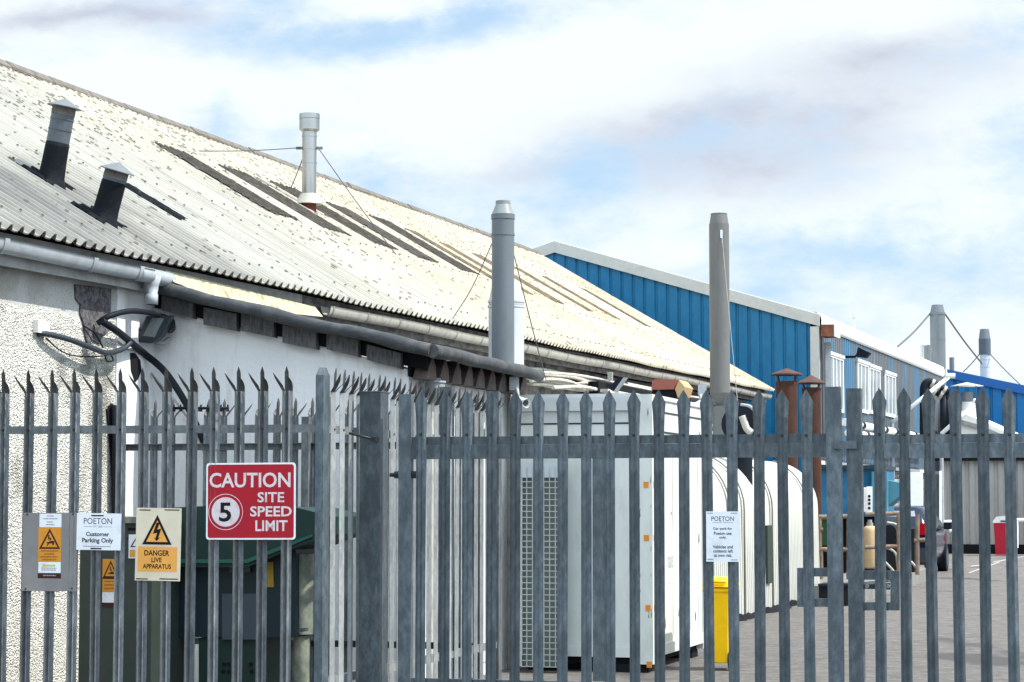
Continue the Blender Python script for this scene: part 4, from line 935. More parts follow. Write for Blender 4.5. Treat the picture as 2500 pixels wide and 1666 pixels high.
hs2 = MB(); hs2.tube(spline([q(238,790,.05), q(268,772,.14), q(318,760,.2), q(370,765,.2), q(412,778,.16)], 8), .024, 12)
tag(hs2.build('black_hose', BLACK), 'black hose looping over the top of the floodlight', 'hose')
hs3 = MB(); hs3.tube(spline([q(92,817,.0), q(110,815,.05), q(165,828,.10), q(225,850,.12), q(262,862,.12), q(300,852,.14), q(318,836,.15)], 8), .023, 12)
tag(hs3.build('black_hose', mat('grey_black_hose',(.03,.04,.05),.45)), 'grey black hose coming out of the pebbledash wall', 'hose')
cbm = MB(); cbm.tube(spline([q(112,826,.03), q(150,858,.05), q(190,870,.05), q(250,870,.06), q(268,866,.06), q(276,880,.05), q(262,882,.05), q(255,868,.05)], 8), .006, 6)
cbm.tube(spline([q(204,796,.02), q(232,815,.05), q(252,850,.06)], 8), .007, 6)
tag(cbm.build('thin_wire', BLACK), 'thin loose wires drooping under the hose on the pebbledash', 'wire')
cbm = MB(); cbm.tube(spline([q(285,832,.1), hx(340,880,-.12), hx(380,925,-.08), hx(432,985,-.05), hx(470,1040,-.04), hx(500,1110,-.04)], 6), .011, 8)
tag(cbm.build('plastic_conduit', PVCW), 'pale plastic conduit running diagonally below the black hose', 'conduit')
bx = MB(); bx.fbox(B1, *(lambda a, b: (a[0], b[0]))(B1.ht(80,800,0), B1.ht(108,800,0)), -.01, .05, 2.9-.09, 2.9+.01); 
a = B1.ht(80,812,0); b = B1.ht(108,786,0); bx = MB(); bx.fbox(B1, a[0], b[0], -.01, .045, a[2], b[2]); tag(bx.build('junction_box', WHITEP), 'small white box on the pebbledash where the hose enters', 'junction box')
# bracket bar with barbed spikes behind the pales
m = MB(); a_, b_ = hx(425, 997, -.7), hx(556, 997, -.7); m.tube([a_, b_], .012, 8)
for k in range(9):
    p = a_.lerp(b_, k/8); m.cyl(p-Vector((0,0,.028)), p+Vector((0,0,.03)), .016, .006, 6)
tag(m.build('spiked_bar', BLACK), 'short black spiked bar behind the front pales', 'security bar')

# dish / bulkhead light and CCTV cameras
dl = thing('security_dome', B1.W(1.0, TW+.15, 2.3), 'pale dome housing fixed high on the sunlit white wall', 'dome camera')
c = B1.W(*B1.hs(1060, 925, .3))
m = MB(); pr = [(0,.0),(.05,.005),(.085,-.03),(.095,-.08),(.08,-.14),(.05,-.19),(.0,-.22)]; n = 20
for i in range(len(pr)-1): m.cyl(c+Vector((0,0,pr[i][1])), c+Vector((0,0,pr[i+1][1])), max(pr[i][0],.001), max(pr[i+1][0],.001), n, caps=False)
m.build('dome', mat('dull_dome',(.22,.24,.25),.4), dl)
m = MB(); m.cyl(c+Vector((0,0,-.02)), c+Vector((0,0,-.035)), .10, .10, 20); m.tube([c+B1.A*0, c-B1.C*.12+Vector((0,0,.02)), c-B1.C*.2+Vector((0,0,.0))], .015, 8); m.build('dome_rim', PVCG, dl)
def cctv(label, px, py, s, ln, dirv, rr=.035):
    c = B1.W(*B1.hs(px, py, s)); o = thing('security_camera', c, label, 'security camera')
    d = dirv.normalized(); m = MB(); m.cyl(c, c-d*ln, rr, rr*.95, 20); m.cyl(c+d*.0, c+d*.02, rr*1.15, rr*1.15, 20, caps=False); m.build('camera_body', WHITEP, o)
    m = MB(); m.cyl(c+d*.001, c+d*.003, rr*.8, rr*.8, 16); m.build('lens', GLASS, o)
    m = MB(); m.tube([c-d*ln*.6, c-d*ln*.7+Vector((0,0,.09)), c-d*ln*.9+Vector((0,0,.12))+B1.A*.05], .018, 8); m.box(c-d*ln*.95+Vector((0,0,.14)), (.09,.06,.12)); m.build('bracket', PVCG, o)
cctv('white bullet security camera at the lean-to corner above the gate pales', 1283, 984, 2.2, .20, Vector((.55,-.8,-.25)), .038)
cctv('small white security camera by the brown flue above the cabin roof', 1700, 992, 6.5, .16, Vector((-.5,-.8,-.3)), .04)

# ------------------------------------------------------------------ white cabin
sc0 = 2.73; tc1 = 3.77; tl = 2.45
cab = thing('steel_cabin', B1.W(sc0+1.2, 3.1, 0), 'white steel cabin with orange markers and mesh guard behind the gate', 'cabin')
ZT = 2.56
m = MB(); m.fbox(B1, sc0, sc0+2.4, tl, tc1, .16, ZT-.02); m.build('cabin_shell', CABW, cab)
m = MB(); m.fbox(B1, sc0-.04, sc0, tl, tc1-.14, ZT-.13, ZT+.0); m.fbox(B1, sc0-.012, sc0, tl, tc1-.14, ZT-.24, ZT-.135); m.fbox(B1, sc0-.02, sc0+2.4, tl, tc1-.14, ZT-.018, ZT+.03)
m.build('roof_trim', mat('grey_trim',(.46,.48,.48),.5), cab)
m = MB(); m.fbox(B1, sc0-.006, sc0, tl, tc1-.14, ZT-.255, ZT-.242); m.fbox(B1, sc0+.1, sc0+2.3, tc1, tc1+.006, ZT-.14, ZT-.125); m.fbox(B1, sc0+.1, sc0+2.3, tc1, tc1+.006, ZT-.33, ZT-.312); m.build('shadow_gap', BOLT, cab)
m = MB(); m.fbox(B1, sc0-.015, sc0+.12, tc1-.13, tc1+.012, .08, ZT+.02); m.fbox(B1, sc0+2.28, sc0+2.41, tc1-.1, tc1+.012, .08, ZT+.02)
m.fbox(B1, sc0+.121, sc0+2.279, tc1+.001, tc1+.02, .14, .24); m.fbox(B1, sc0-.012, sc0-.001, tl, tc1-.131, .14, .235); m.fbox(B1, sc0+.121, sc0+2.279, tc1+.001, tc1+.016, ZT-.02, ZT+.02)
for k in range(5): m.fbox(B1, sc0+.5+k*.4, sc0+.512+k*.4, tc1+.001, tc1+.004, .3, ZT-.36)
m.build('corner_frame', CABW, cab)
m = MB()
for px, py in ((1577,1184),(1578,1314),(1582,1485),(1585,1623)): t_, z_ = B1.hs(px, py, sc0-.02)[1:]; m.fbox(B1, sc0-.0185, sc0-.0155, t_-.024, t_+.024, z_-.028, z_+.028)
m.build('orange_markers', REFL, cab)
m = MB()
for py in (1184, 1314, 1485): z_ = B1.hs(1580, py, sc0)[2]; m.fbox(B1, sc0+.02, sc0+.05, tc1+.0125, tc1+.0145, z_-.03, z_+.03)
m.build('side_markers', REFL, cab)
m = MB(); m.fbox(B1, sc0+.03, sc0+.35, tc1-.35, tc1-.05, 0, .075); m.fbox(B1, sc0+2.0, sc0+2.3, tc1-.35, tc1-.05, 0, .075); m.fbox(B1, sc0+.1, sc0+.4, tl+.1, tl+.4, 0, .159); m.fbox(B1, sc0+.06, sc0+2.3, tl+.05, tc1-.06, .076, .158); m.build('support_blocks', DARK, cab)
S = Sign('maker_mark', 'faint grey maker lettering on the sunlit side', None, (1612,1352,1652,1378), B1.W(0,tc1+.003,0), B1.A, B1.C, CABW, parent=cab, thick=.001)
m = MB(); S.text(m, "maker'", 1630,1360,1646,1370, 1, .0); m.build('lettering', GREYINK, S.root)
CHIP = mat('rusty_paint_chip', (.16,.10,.06), .9)
for k_ in range(16):
    z_ = random.uniform(.3, 2.4); t_ = tc1-.13+random.choice([.0,.10,.125,.02])*1.0; m = MB(); hh = random.uniform(.02,.10); ww = random.uniform(.003,.009)
    m.prism([B1.W(sc0-.0155, t_+ww*a_, z_+hh*b_) for a_, b_ in ((0,0),(1,.2),(.6,.6),(.9,1),(.2,.8),(-.3,.4))], B1.A*-.0012); m.build('paint_chip', CHIP, cab)
for k_ in range(12):
    s_k = sc0+random.uniform(.1,2.2); z_ = random.choice([random.uniform(.2,.5), random.uniform(.5,2.3)]); m = MB(); hh = random.uniform(.03,.13); ww = random.uniform(.01,.03)
    m.prism([B1.W(s_k+ww*a_, tc1+.0205 if z_ < .24 else tc1+.0045, z_+hh*b_) for a_, b_ in ((0,0),(1,.2),(.6,.6),(.9,1),(.2,.8),(-.3,.4))], B1.C*.0012); m.build('paint_chip', CHIP, cab)
# guard mesh in front of the left half
gm_ = thing('mesh_guard', B1.W(sc0-.35, 2.7, 0), 'tall white wire mesh guard leaning in front of the cabin', 'mesh guard')
sg = sc0-.30; ta, tb = B1.hs(1272,1300,sg)[1], B1.hs(1368,1300,sg)[1]; z0 = .06; z1 = B1.hs(1300,1140,sg)[2]
m = MB(); k = 0
while ta+k*.055 < tb: t_ = ta+k*.055; m.fbox(B1, sg, sg+.004, t_-.004, t_+.004, z0, z1); k += 1
k = 0
while z0+k*.055 < z1-.1: z_ = z0+k*.055; m.fbox(B1, sg-.004, sg, ta, tb, z_-.004, z_+.004); k += 1
m.build('mesh', mat('mesh_white',(.34,.37,.365),.5), gm_)
m = MB(); m.fbox(B1, sg+.006, sg+.03, ta-.03, ta, z0, z1+.04); m.fbox(B1, sg+.006, sg+.03, tb, tb+.05, z0, z1+.04); m.fbox(B1, sg+.006, sg+.03, ta, tb, z1-.1, z1+.04); m.build('guard_frame', mat('guard_frame_grey',(.40,.45,.50),.4), gm_)
m = MB(); m.fbox(B1, sg+.05, sg+.2, ta, tb, .05, z1-.02); m.build('dark_louvre_box', mat('dark_grey_green',(.10,.125,.12),.6), gm_)

# hood over cabin
hd = thing('extract_hood', B1.W(8.0, 2.5, 2.6), 'terracotta red duct hood with tan end above the cabin', 'duct hood')
sh = 6.6
m = MB(); ps(B1, sh, [(1592,930),(1601,926),(1654,928),(1646,947),(1646,951),(1590,952)], .5, m); m.build('hood_top', TERRA, hd)
m = MB(); ps(B1, sh-.01, [(1658,928),(1672,945),(1664,968),(1655,972),(1648,950)], .45, m); m.build('hood_end', TANP, hd)
m = MB(); ps(B1, sh+.02, [(1592,952),(1648,952),(1654,972),(1592,972)], .4, m); m.build('hood_mouth', DARK, hd)
# roofside floodlight
f2 = thing('floodlight', B1.W(9.0, .5, 3.0), 'black tilted floodlight with white lens below the far gutter', 'floodlight')
sw = 7.6
m = MB(); ps(B1, sw, [(1488,945),(1510,920),(1522,922),(1498,956),(1490,952)], .10, m); m.build('lamp_housing', BLACK, f2)
m = MB(); ps(B1, sw-.02, [(1498,956),(1522,922),(1529,922),(1503,957)], .10, m); m.build('lens', PVCG, f2)
m = MB(); ps(B1, sw, [(1483,908),(1494,909),(1494,928),(1484,932)], .05, m); m.build('mount', PVCW, f2)
# cable bundles on the workshop wall
for k, (pts, r) in enumerate([([(1290,900),(1330,903),(1380,914),(1440,930),(1490,943)], .022), ([(1292,912),(1340,916),(1400,922),(1440,935),(1500,958),(1560,965)], .028),
            ([(1290,922),(1340,932),(1400,940),(1440,936),(1480,952),(1530,962)], .034), ([(1295,938),(1340,940),(1380,948),(1430,955),(1490,965)], .022), ([(1530,938),(1560,944),(1600,952)], .028), ([(1296,930),(1345,926),(1390,932),(1430,948),(1470,956)], .024),
            ([(1300,908),(1420,918),(1540,943),(1640,962),(1730,975)], .02), ([(1350,947),(1430,946),(1520,967),(1600,972)], .026)]):
    m = MB(); tt = .05+.03*k; m.tube(spline([B1.W(*B1.ht(x_, y_, tt)) for x_, y_ in pts], 8), r, 8)
    if k < 4:
        for j in range(1, 5): p = B1.W(*B1.ht(*[pts[0][i]+(pts[-1][i]-pts[0][i])*j/5 for i in (0,1)], tt))
    tag(m.build('cable_run', CABLE), ['top thin painted cable under the far gutter', 'second painted cable run curving down over the render', 'thickest painted cable run sagging across the wall', 'lowest painted cable clipped above the cabin roof', 'short painted cable between floodlight and red hood', 'middle painted cable weaving between the thicker ones', 'long thin painted cable running on behind the red hood to the flue', 'painted cable just above the cabin roof trim'][k], 'cable', 'painted cables on the workshop wall')
m = MB(); a = B1.ht(1290, 945, .02); b = B1.ht(1560, 945, .02)

# ------------------------------------------------------------------ brown-grey tall flue, rust stacks
def vz(px, py, P): h = hit(px, py, P, Vector((0,1,0))); return h
P3 = Vector((3.1, 33, 0)); c3 = Vector((vz(1757, 800, P3).x, 33, 0)); z3 = lambda y: vz(1757, y, P3).z
f3 = thing('flue_stack', c3, 'tall straight brownish grey flue rising behind the cabin', 'flue')
stack(f3, [('flue_pipe', FLUE2, [(c3, z3(948), .150, z3(548), .150), (c3, z3(960), .152, z3(948), .152)]),
           ('tapered_top', FLUE2, [(c3, z3(548), .144, z3(524), .122), (c3, z3(524), .125, z3(522), .125)]),
           ('base_cone', FLUE2, [(c3, z3(990), .075, z3(960), .152)])])
m = MB(); m.box(Vector((c3.x+.05, 33.0, z3(995)/2)), (.30, .3, z3(990))); m.build('base_box', mat('dark_base',(.10,.11,.11),.6), f3)
wire(f3, Vector((c3.x+.02, 32.84, z3(566))), Vector((c3.x+.25, 32.6, z3(1040))), .005, PVCW)
m = MB(); m.box(Vector((c3.x+.02, 32.84, z3(575))), (.03,.03,.12)); m.build('wire_bracket', SWHITE, f3)
def rust(label, pxc, w_, ycap, yrim, ytop, ybot, Y):
    P = Vector((0, Y, 0)); c = Vector((vz(pxc, 1000, P).x, Y, 0)); r = w_/2/F*Y; zz_ = lambda y: vz(pxc, y, P).z
    o = thing('rusty_stack', c, label, 'chimney', 'rusty exhaust stacks with cone cowls')
    stack(o, [('stack_pipe', RUST, [(c, .0, r, zz_(ytop), r), (c, zz_(ytop)-.06, r*1.03, zz_(ytop)-.02, r*1.03)])])
    m = MB(); m.cyl(Vector((c.x,c.y,zz_(yrim))), Vector((c.x,c.y,zz_(ycap))), r*1.55, .02, 20, sm=False); m.cyl(Vector((c.x,c.y,zz_(yrim)-.02)), Vector((c.x,c.y,zz_(yrim))), r*1.55, r*1.55, 20); m.build('cowl', RUSTCAP, o)
    for a in range(4):
        an_ = a*math.pi/2+.6; m = MB(); d = Vector((math.cos(an_), math.sin(an_), 0)); m.cyl(Vector((c.x,c.y,zz_(ytop)-.1))+d*r*.95, Vector((c.x,c.y,zz_(yrim)))+d*r*1.2, .014, .014, 6); m.build('cowl_strut', RUSTCAP, o)
rust('nearer rust brown exhaust stack with a wide cone cowl', 1921, 52, 900, 914, 932, 1130, 37)
rust('second rusty stack, lower and right of its twin, by the grey downpipe', 1981, 46, 917, 935, 947, 1135, 40)
# fan drum
fd = thing('extract_fan', B1.W(15, 2.3, 0), 'black fan drum with a white bent pipe beside the brownish flue', 'fan')
m = MB(); c = B1.W(*B1.hs(1806, 1036, 13.0)); m.cyl(c, c+B1.A*.5, .26, .26, 24); m.cyl(Vector((c.x,c.y,0))+B1.A*.3, c+B1.A*.3-Vector((0,0,.2)), .12, .12, 12); m.build('drum', BLACK, fd)
m = MB(); m.tube(spline([B1.W(*B1.hs(x_, y_, 12.8)) for x_, y_ in ((1812,1016),(1818,1034),(1824,1048),(1836,1058))], 5), .05, 10); m.build('bent_pipe', PVCW, fd)
m = MB(); m.tube(spline([B1.W(*B1.hs(x_, y_, 12.8)) for x_, y_ in ((1808,988),(1830,992),(1842,1004))], 5), .02, 8); m.build('rim', PVCG, fd)
# clutter: dark slatted louvre between flues
lv = thing('slatted_louvre', B1.W(18, .8, 2), 'weathered slatted louvre bank on the workshop wall left of the rusty stacks', 'louvre')
m = MB()
for k in range(9): m.hexa([B1.W(s, t, 2.15+k*.13+z_) for z_ in (0, .05) for s, t in ((14.5,.3),(14.5,.42),(24,.42),(24,.3))])
m.build('slats', CABLE, lv)
m = MB(); m.fbox(B1, 14.4, 24.1, .05, .3, 2.0, 3.35); m.build('backing', DARK, lv)

# ------------------------------------------------------------------ rounded white store
st_ = thing('ribbed_store', B1.W(14, 2.2, 0), 'long white ribbed store with a rounded roof edge, in joined bays', 'store')
TS = 2.87
def prof(hmax=2.22, r=.75, tl_=.6, off=0):
    p = [(TS+off, 0.05)]
    for k in range(11): a = k/10*math.pi/2; p.append((TS-r+(r+off)*math.cos(a), hmax-r+(r+off)*math.sin(a)))
    return p + [(tl_, hmax+off)]
edges = [7.0] + [B1.ht(px, 1350, TS)[0] for px in (1776, 1811, 1880, 1966, 1999)]
for i in range(len(edges)-1):
    a, b = edges[i]+.05, edges[i+1]-.05
    m = MB(); pr = prof(); k = 0; nr = max(3, int((b-a)/.13)); ids = []
    for s in [a+(b-a)*q/nr for q in range(nr+1)]:
        for e in (0, 1):
            pass
    ss = []; 
    for q in range(nr): s0 = a+(b-a)*q/nr; dd = (b-a)/nr; ss += [(s0, 0), (s0+dd*.45, 0), (s0+dd*.5, 1), (s0+dd*.95, 1)]
    ss.append((b, 0)); cols = []
    for s, up_ in ss:
        row = []
        for j, (t_, z_) in enumerate(pr):
            o_ = .025*up_*(1 if 0.2 < z_ < 1.45 or j == 0 else 0); row.append(m.add([B1.W(s, t_+o_, z_)]))
        cols.append(row)
    for x in range(len(cols)-1):
        for j in range(len(pr)-1): m.face((cols[x][j], cols[x+1][j], cols[x+1][j+1], cols[x][j+1]), 0, False)
    for s in (a, b):
        i0 = m.add([B1.W(s, t_, z_) for t_, z_ in pr] + [B1.W(s, .6, 0)]); m.face(tuple(range(i0, i0+len(pr)+1)), 0)
    m.build('bay', mat('store_white',(.50,.50,.45),.5,0,(.33,.29,.22),3,.6,.85,(1,1,.4)) if i == 0 else STW, st_)
    if i == 0: STW = bpy.data.materials['store_white']
m = MB(); pr = prof(off=-.04); a, b = edges[0]+.1, edges[-1]-.1
m.prism([B1.W(a, t_, max(z_, 0)) for t_, z_ in pr] + [B1.W(a, .65, 0)], B1.A*(b-a)); m.build('joint_lining', mat('joint_grey',(.16,.16,.15),.8), st_)
for s in edges[1:-1]:
    pr2 = prof(off=.03); m = MB(); m.tube([B1.W(s+.05, t_, z_) for t_, z_ in pr2[:10]], .012, 6); m.build('joint_bead', JD, st_)
m = MB(); a = B1.ht(1871,1350,TS+.03)[0]; b = B1.ht(1881,1350,TS+.03)[0]; za, zb_ = B1.ht(1876,1283,TS+.03)[2], B1.ht(1876,1425,TS+.03)[2]; m.fbox(B1, a, b, TS+.005, TS+.05, zb_, za); m.build('dark_shutter', mat('shutter_green',(.02,.035,.025),.6), st_)
m = MB()
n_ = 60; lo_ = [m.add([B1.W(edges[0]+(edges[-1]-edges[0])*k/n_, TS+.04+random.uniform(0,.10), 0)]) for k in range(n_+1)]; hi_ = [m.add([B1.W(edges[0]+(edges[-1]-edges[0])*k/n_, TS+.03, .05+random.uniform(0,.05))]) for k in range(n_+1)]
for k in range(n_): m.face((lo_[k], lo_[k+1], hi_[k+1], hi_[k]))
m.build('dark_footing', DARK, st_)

# ------------------------------------------------------------------ yellow bin
cY = Vector((0, 21.07, 0)); c = Vector((vz(1761, 1500, cY).x, 21.07, 0)); zb = lambda y: vz(1757, y, cY).z
yb = thing('wheelie_bin', c, 'narrow yellow wheelie bin with black wheel beside the cabin', 'bin')
UP = Vector((0,0,1))
m = MB(); hw0, hw1 = .095, .118; zt = zb(1432); z0 = .07
m.hexa([Vector((c.x,c.y,z0)) + B1.C*i*hw0 + B1.A*j*.17 for i, j in ((-1,-1),(1,-1),(1,1),(-1,1))] + [Vector((c.x,c.y,zt)) + B1.C*i*hw1 + B1.A*j*.24 for i, j in ((-1,-1),(1,-1),(1,1),(-1,1))])
m.box(Vector((c.x,c.y,zt-.03)), (.26,.50,.03), (B1.C,B1.A,UP)); yo = m.build('bin_body', YELLOW, yb)
md = yo.modifiers.new('b','BEVEL'); md.width = .01; md.segments = 2
m = MB(); zl = zb(1410); m.hexa([Vector((c.x,c.y,zt+.004)) + B1.C*i*.135 + B1.A*j*.27 for i, j in ((-1,-1),(1,-1),(1,1),(-1,1))] + [Vector((c.x,c.y,zl)) + B1.C*i*.105 + B1.A*j*.22 for i, j in ((-1,-1),(1,-1),(1,1),(-1,1))])
m.tube([Vector((c.x,c.y,zl-.03))+B1.C*-.10-B1.A*.27, Vector((c.x,c.y,zl-.03))+B1.C*.10-B1.A*.27], .016, 8); m.build('bin_lid', YELLOW, yb)
for sgn in (-1, 1):
    m = MB(); p = Vector((c.x,c.y,.10)) + B1.C*(.095 if sgn > 0 else -.12) - B1.A*.10; m.cyl(p, p+B1.C*.045, .10, .10, 24); m.build('wheel', BLACK, yb)

# ------------------------------------------------------------------ blue building
bb = thing('blue_building', B2.W(0,-6,0), 'large building with bright blue ribbed gable and patchy blue-grey long side', 'building')
def hsz(px, py, s, fr=B2): return fr.hs(px, py, s)
rg = hsz(1355, 590, 0); cr_ = hsz(1998, 768, 0); HWD = cr_[1]-rg[1]; ZR, ZC = rg[2], cr_[2]; SLP = (ZR-ZC)/HWD
print('blue gable', rg, cr_)
def gz(t): return ZR - abs(t-rg[1])*SLP
m = MB(); t = rg[1]-HWD; T1 = cr_[1]-.18; per = .268; colsx = []
while t < T1:
    for off, d in ((0,0),(.185,0),(.205,.035),(.245,.035),(.262,0)):
        if t+off < T1: colsx.append((t+off, d))
    t += per
colsx.append((T1, 0)); ids = []
for t_, d in colsx: ids.append((m.add([B2.W(d, t_, 0)]), m.add([B2.W(d, t_, gz(t_)-.12)])))
for k in range(len(ids)-1): m.face((ids[k][0], ids[k+1][0], ids[k+1][1], ids[k][1]))
m.build('gable_cladding', BLUE, bb)
m = MB(); LB = B2.ht(2303, 900, 0)[0]
m.prism([B2.W(.06, rg[1]-HWD, 0), B2.W(.06, cr_[1]-.06, 0), B2.W(.06, cr_[1]-.06, ZC-.1), B2.W(.06, rg[1], ZR-.1), B2.W(.06, rg[1]-HWD, ZC-.1)], B2.A*(LB-.1)); m.build('building_core', DARK, bb)
m = MB()                                  # verge boards
for t0, t1 in ((rg[1]-HWD, rg[1]), (rg[1], cr_[1]+.03)):
    m.prism([B2.W(-.06, t0, gz(t0)-.26), B2.W(-.06, t1, gz(t1)-.26), B2.W(-.06, t1, gz(t1)), B2.W(-.06, t0, gz(t0))], B2.A*.055)
tag(m.build('verge_board', TRIM, bb), 'pale beige verge board along the gable')
m = MB(); m.fbox(B2, -.05, -.002, T1, cr_[1]+.02, 0, ZC-.27); m.build('corner_trim', TRIM, bb)
m = MB()
m.prism([B2.W(-.001, cr_[1]+.04, ZC+.01), B2.W(-.001, rg[1], ZR+.02), B2.W(-.001, rg[1]-HWD, ZC+.02), B2.W(-.001, rg[1]-HWD, ZC-.05), B2.W(-.001, rg[1], ZR-.05), B2.W(-.001, cr_[1]+.04, ZC-.05)], B2.A*(LB+.05)); m.build('roof', WTRIM, bb)
# long side: eaves trim, cladding, windows
tS = cr_[1]
m = MB(); n = 8; pr = [(tS+.02, -.30),(tS+.06,-.26),(tS+.07,-.12),(tS+.05,-.02),(tS-.04,.05),(tS-.3,.09)]; a_ = [m.add([B2.W(0, t_, ZC+z_)]) for t_, z_ in pr]; b_ = [m.add([B2.W(LB, t_, ZC+z_)]) for t_, z_ in pr]
for k in range(len(pr)-1): m.face((a_[k], b_[k], b_[k+1], a_[k+1]), 0, True)
m.build('eaves_trim', WHITEP, bb)
zlow = B2.ht(2111, 1133, tS)[2]; zlow2 = B2.ht(2258, 1150, tS)[2]; zlo = (zlow+zlow2)/2
print('LB', LB, 'zlow', zlow, zlow2)
m = MB(); s = .05; cs = []
while s < LB:
    for off, d in ((0,0),(.13,0),(.15,.03),(.23,.03)): cs.append((s+off, d))
    s += .25
cs = [c_ for c_ in cs if c_[0] < LB]; ids = [(m.add([B2.W(s, tS-.03+d, zlo)]), m.add([B2.W(s, tS-.03+d, ZC-.28)])) for s, d in cs]
for k in range(len(ids)-1): m.face((ids[k][0], ids[k+1][0], ids[k+1][1], ids[k][1]))
m.build('side_cladding', PATCHY, bb)
m = MB(); m.fbox(B2, .0, LB, tS-.05, tS+.04, zlo-.08, zlo); m.build('drip_sill', WHITEP, bb)
m = MB(); m.fbox(B2, .0, LB, tS-.4, tS-.06, 0, zlo-.08); tag(m.build('lower_wall', WALL, bb), 'white wall below the blue side cladding')
def window(px0, px1, ytop, ybot, nm):
    s0, zt_ = B2.ht(px0, ytop, tS)[0::2]; s1 = B2.ht(px1, ytop, tS)[0]; zb_ = B2.ht((px0+px1)/2, ybot, tS)[2]
    fr_ = MB(); w_ = .08
    for (a, b, c_, d) in ((s0,s1,zb_,zb_+w_),(s0,s1,zt_-w_,zt_),(s0,s0+w_,zb_+w_,zt_-w_),(s1-w_,s1,zb_+w_,zt_-w_)): fr_.fbox(B2, a, b, tS+.002, tS+.035, c_, d)
    fr_.fbox(B2, s0-.05, s1+.05, tS+.035, tS+.06, zt_-.03, zt_+.04)
    for k in range(1, nm): x = s0+(s1-s0)*k/nm; fr_.fbox(B2, x-.03, x+.03, tS+.002, tS+.03, zb_+w_, zt_-w_)
    o = fr_.build('window', WHITEP, bb); p = MB(); p.fbox(B2, s0+w_, s1-w_, tS+.001, tS+.012, zb_+w_, zt_-w_); p.build('pane', PANEC, o)
window(2022, 2056, 862, 1005, 4); window(2091, 2118, 880, 1008, 3); window(2120, 2146, 892, 1012, 3); window(2158, 2184, 908, 1018, 3)
# downpipe & rust box at the corner
m = MB(); c = B2.W(.45, tS+.12, 0); m.box(Vector((c.x,c.y,(zlo+ZC-.6)/2)), (.13,.10,ZC-.6-zlo)); m.build('downpipe', PVCG, bb)
rb = thing('rusty_box', B2.W(.3,tS+.2,ZC-.8), None, None); rb.parent = bb; rb.location = Vector(rb['_o'])-Vector(bb['_o']); tag(rb, 'rusty metal box at the gutter corner')
a = hsz(2004, 822, -.05); b = hsz(2036, 792, -.05); m = MB(); m.fbox(B2, -.05, .5, a[1], b[1], a[2], b[2]); m.build('box_body', mat('flaking_rust',(.26,.09,.04),.8,0,(.10,.045,.03),7,.4,.65), rb)
m = MB(); m.fbox(B2, -.052, .5, b[1], b[1]+.04, a[2]-.01, b[2]+.01); m.build('box_edge', WHITEP, rb)
# small black floodlight on the side, small flues on roof
f4 = thing('floodlight', B2.W(4, tS+.5, 4), 'small black floodlight on a stem outside the first upper window', 'floodlight')
s4 = B2.ht(2062, 872, tS)[0]
m = MB(); pA = B2.W(s4, tS, B2.ht(2062,872,tS)[2]); m.tube([pA, pA+B2.C*.25, pA+B2.C*.30+Vector((0,0,.05))], .03, 8); m.build('stem', BLACK, f4)
m = MB(); m.hexa([pA+B2.C*x_+B2.A*y_+Vector((0,0,z_)) for x_, y_, z_ in ((.28,-.1,.0),(.52,-.1,-.04),(.52,.1,-.04),(.28,.1,.0),(.34,-.12,.22),(.62,-.12,.08),(.62,.12,.08),(.34,.12,.22))]); m.build('lamp_housing', BLACK, f4)
def sflue(label, x0, x1, ytop, ybot, Y, mt, par=None, ytaper=0, extra=()):
    P = Vector((0,Y,0)); pc = (x0+x1)/2; c = Vector((vz(pc, 900, P).x, Y, 0)); r = (x1-x0)/2/F*Y; q = lambda y: vz(pc, y, P).z
    o = thing('flue', Vector((c.x,c.y,q(ybot))), label if par is None else None, 'flue' if par is None else None)
    if par is not None: o.parent = par; o.location = Vector(o['_o'])-Vector(par['_o']); o['label'] = label
    stack(o, [('flue_pipe', mt, [(c, q(ybot), r, q(ytop+ytaper), r)])])
    if ytaper: stack(o, [('tapered_top', mt, [(c, q(ytop+ytaper), r, q(ytop), r*.74)])])
    for (ya, yb_, k) in extra: stack(o, [('collar', mt, [(c, q(yb_), r*k, q(ya), r*k)])])
    return o, c, q, r
sflue('slim pale flue on the roof', 2080, 2089, 775, 815, 57, WFLUE, bb, 0, ((766,776,1.35),))
f5, c5, q5, r5 = sflue('fat grey flue with guy rods at the far end', 2272, 2309, 745, 960, 69, GREYFLUE, bb, 22, ((764,769,1.06),(828,831,1.03)))
for (x_, y_, dy) in ((2190,848,-4),(2397,888,3)):
    e = hit(x_, y_, Vector((0,c5.y+dy,0)), Vector((0,1,0))); wire(f5, Vector((c5.x+(-1 if x_ < 2290 else 1)*r5*1.05, c5.y, q5(768))), e, .028, name='guy_rod')
m = MB(); P = Vector((0,66,0)); m.tube([vz(2250,880,P), vz(2250,842,P), vz(2262,842,P)], .055, 8); m.build('bent_duct', WFLUE, bb)
sflue('squat grey flue beside the fat one', 2256, 2274, 843, 905, 67, GREYFLUE, bb)
# pipe bundle along side wall
for k, (dz, lab) in enumerate(((.62, 'upper lagged white pipe with black joints'), (.38, 'lower lagged white pipe with black joints'))):
    o = thing('lagged_pipe', B2.W(5, tS+.5, zlo+dz), lab + ' along the blue building', 'pipe', 'lagged pipes along the blue building')
    m = MB(); m.cyl(B2.W(.5, tS+.45+.1*k, zlo+dz+.25), B2.W(15.5, tS+.45+.1*k, zlo+dz+.25), .085, .085, 14); m.build('pipe_lagging', WHITEP, o)
    for j in range(9): m = MB(); s = 1.0+j*1.7; m.cyl(B2.W(s, tS+.45+.1*k, zlo+dz+.25), B2.W(s+.35, tS+.45+.1*k, zlo+dz+.25), .095, .095, 14); m.build('joint_band', BLACK, o)
P = Vector((0,60,0))
du_ = thing('black_duct', Vector((vz(2255,1060,P).x, 60, 0)), 'black riser pipes bending over the end of the blue-grey wall', 'duct')
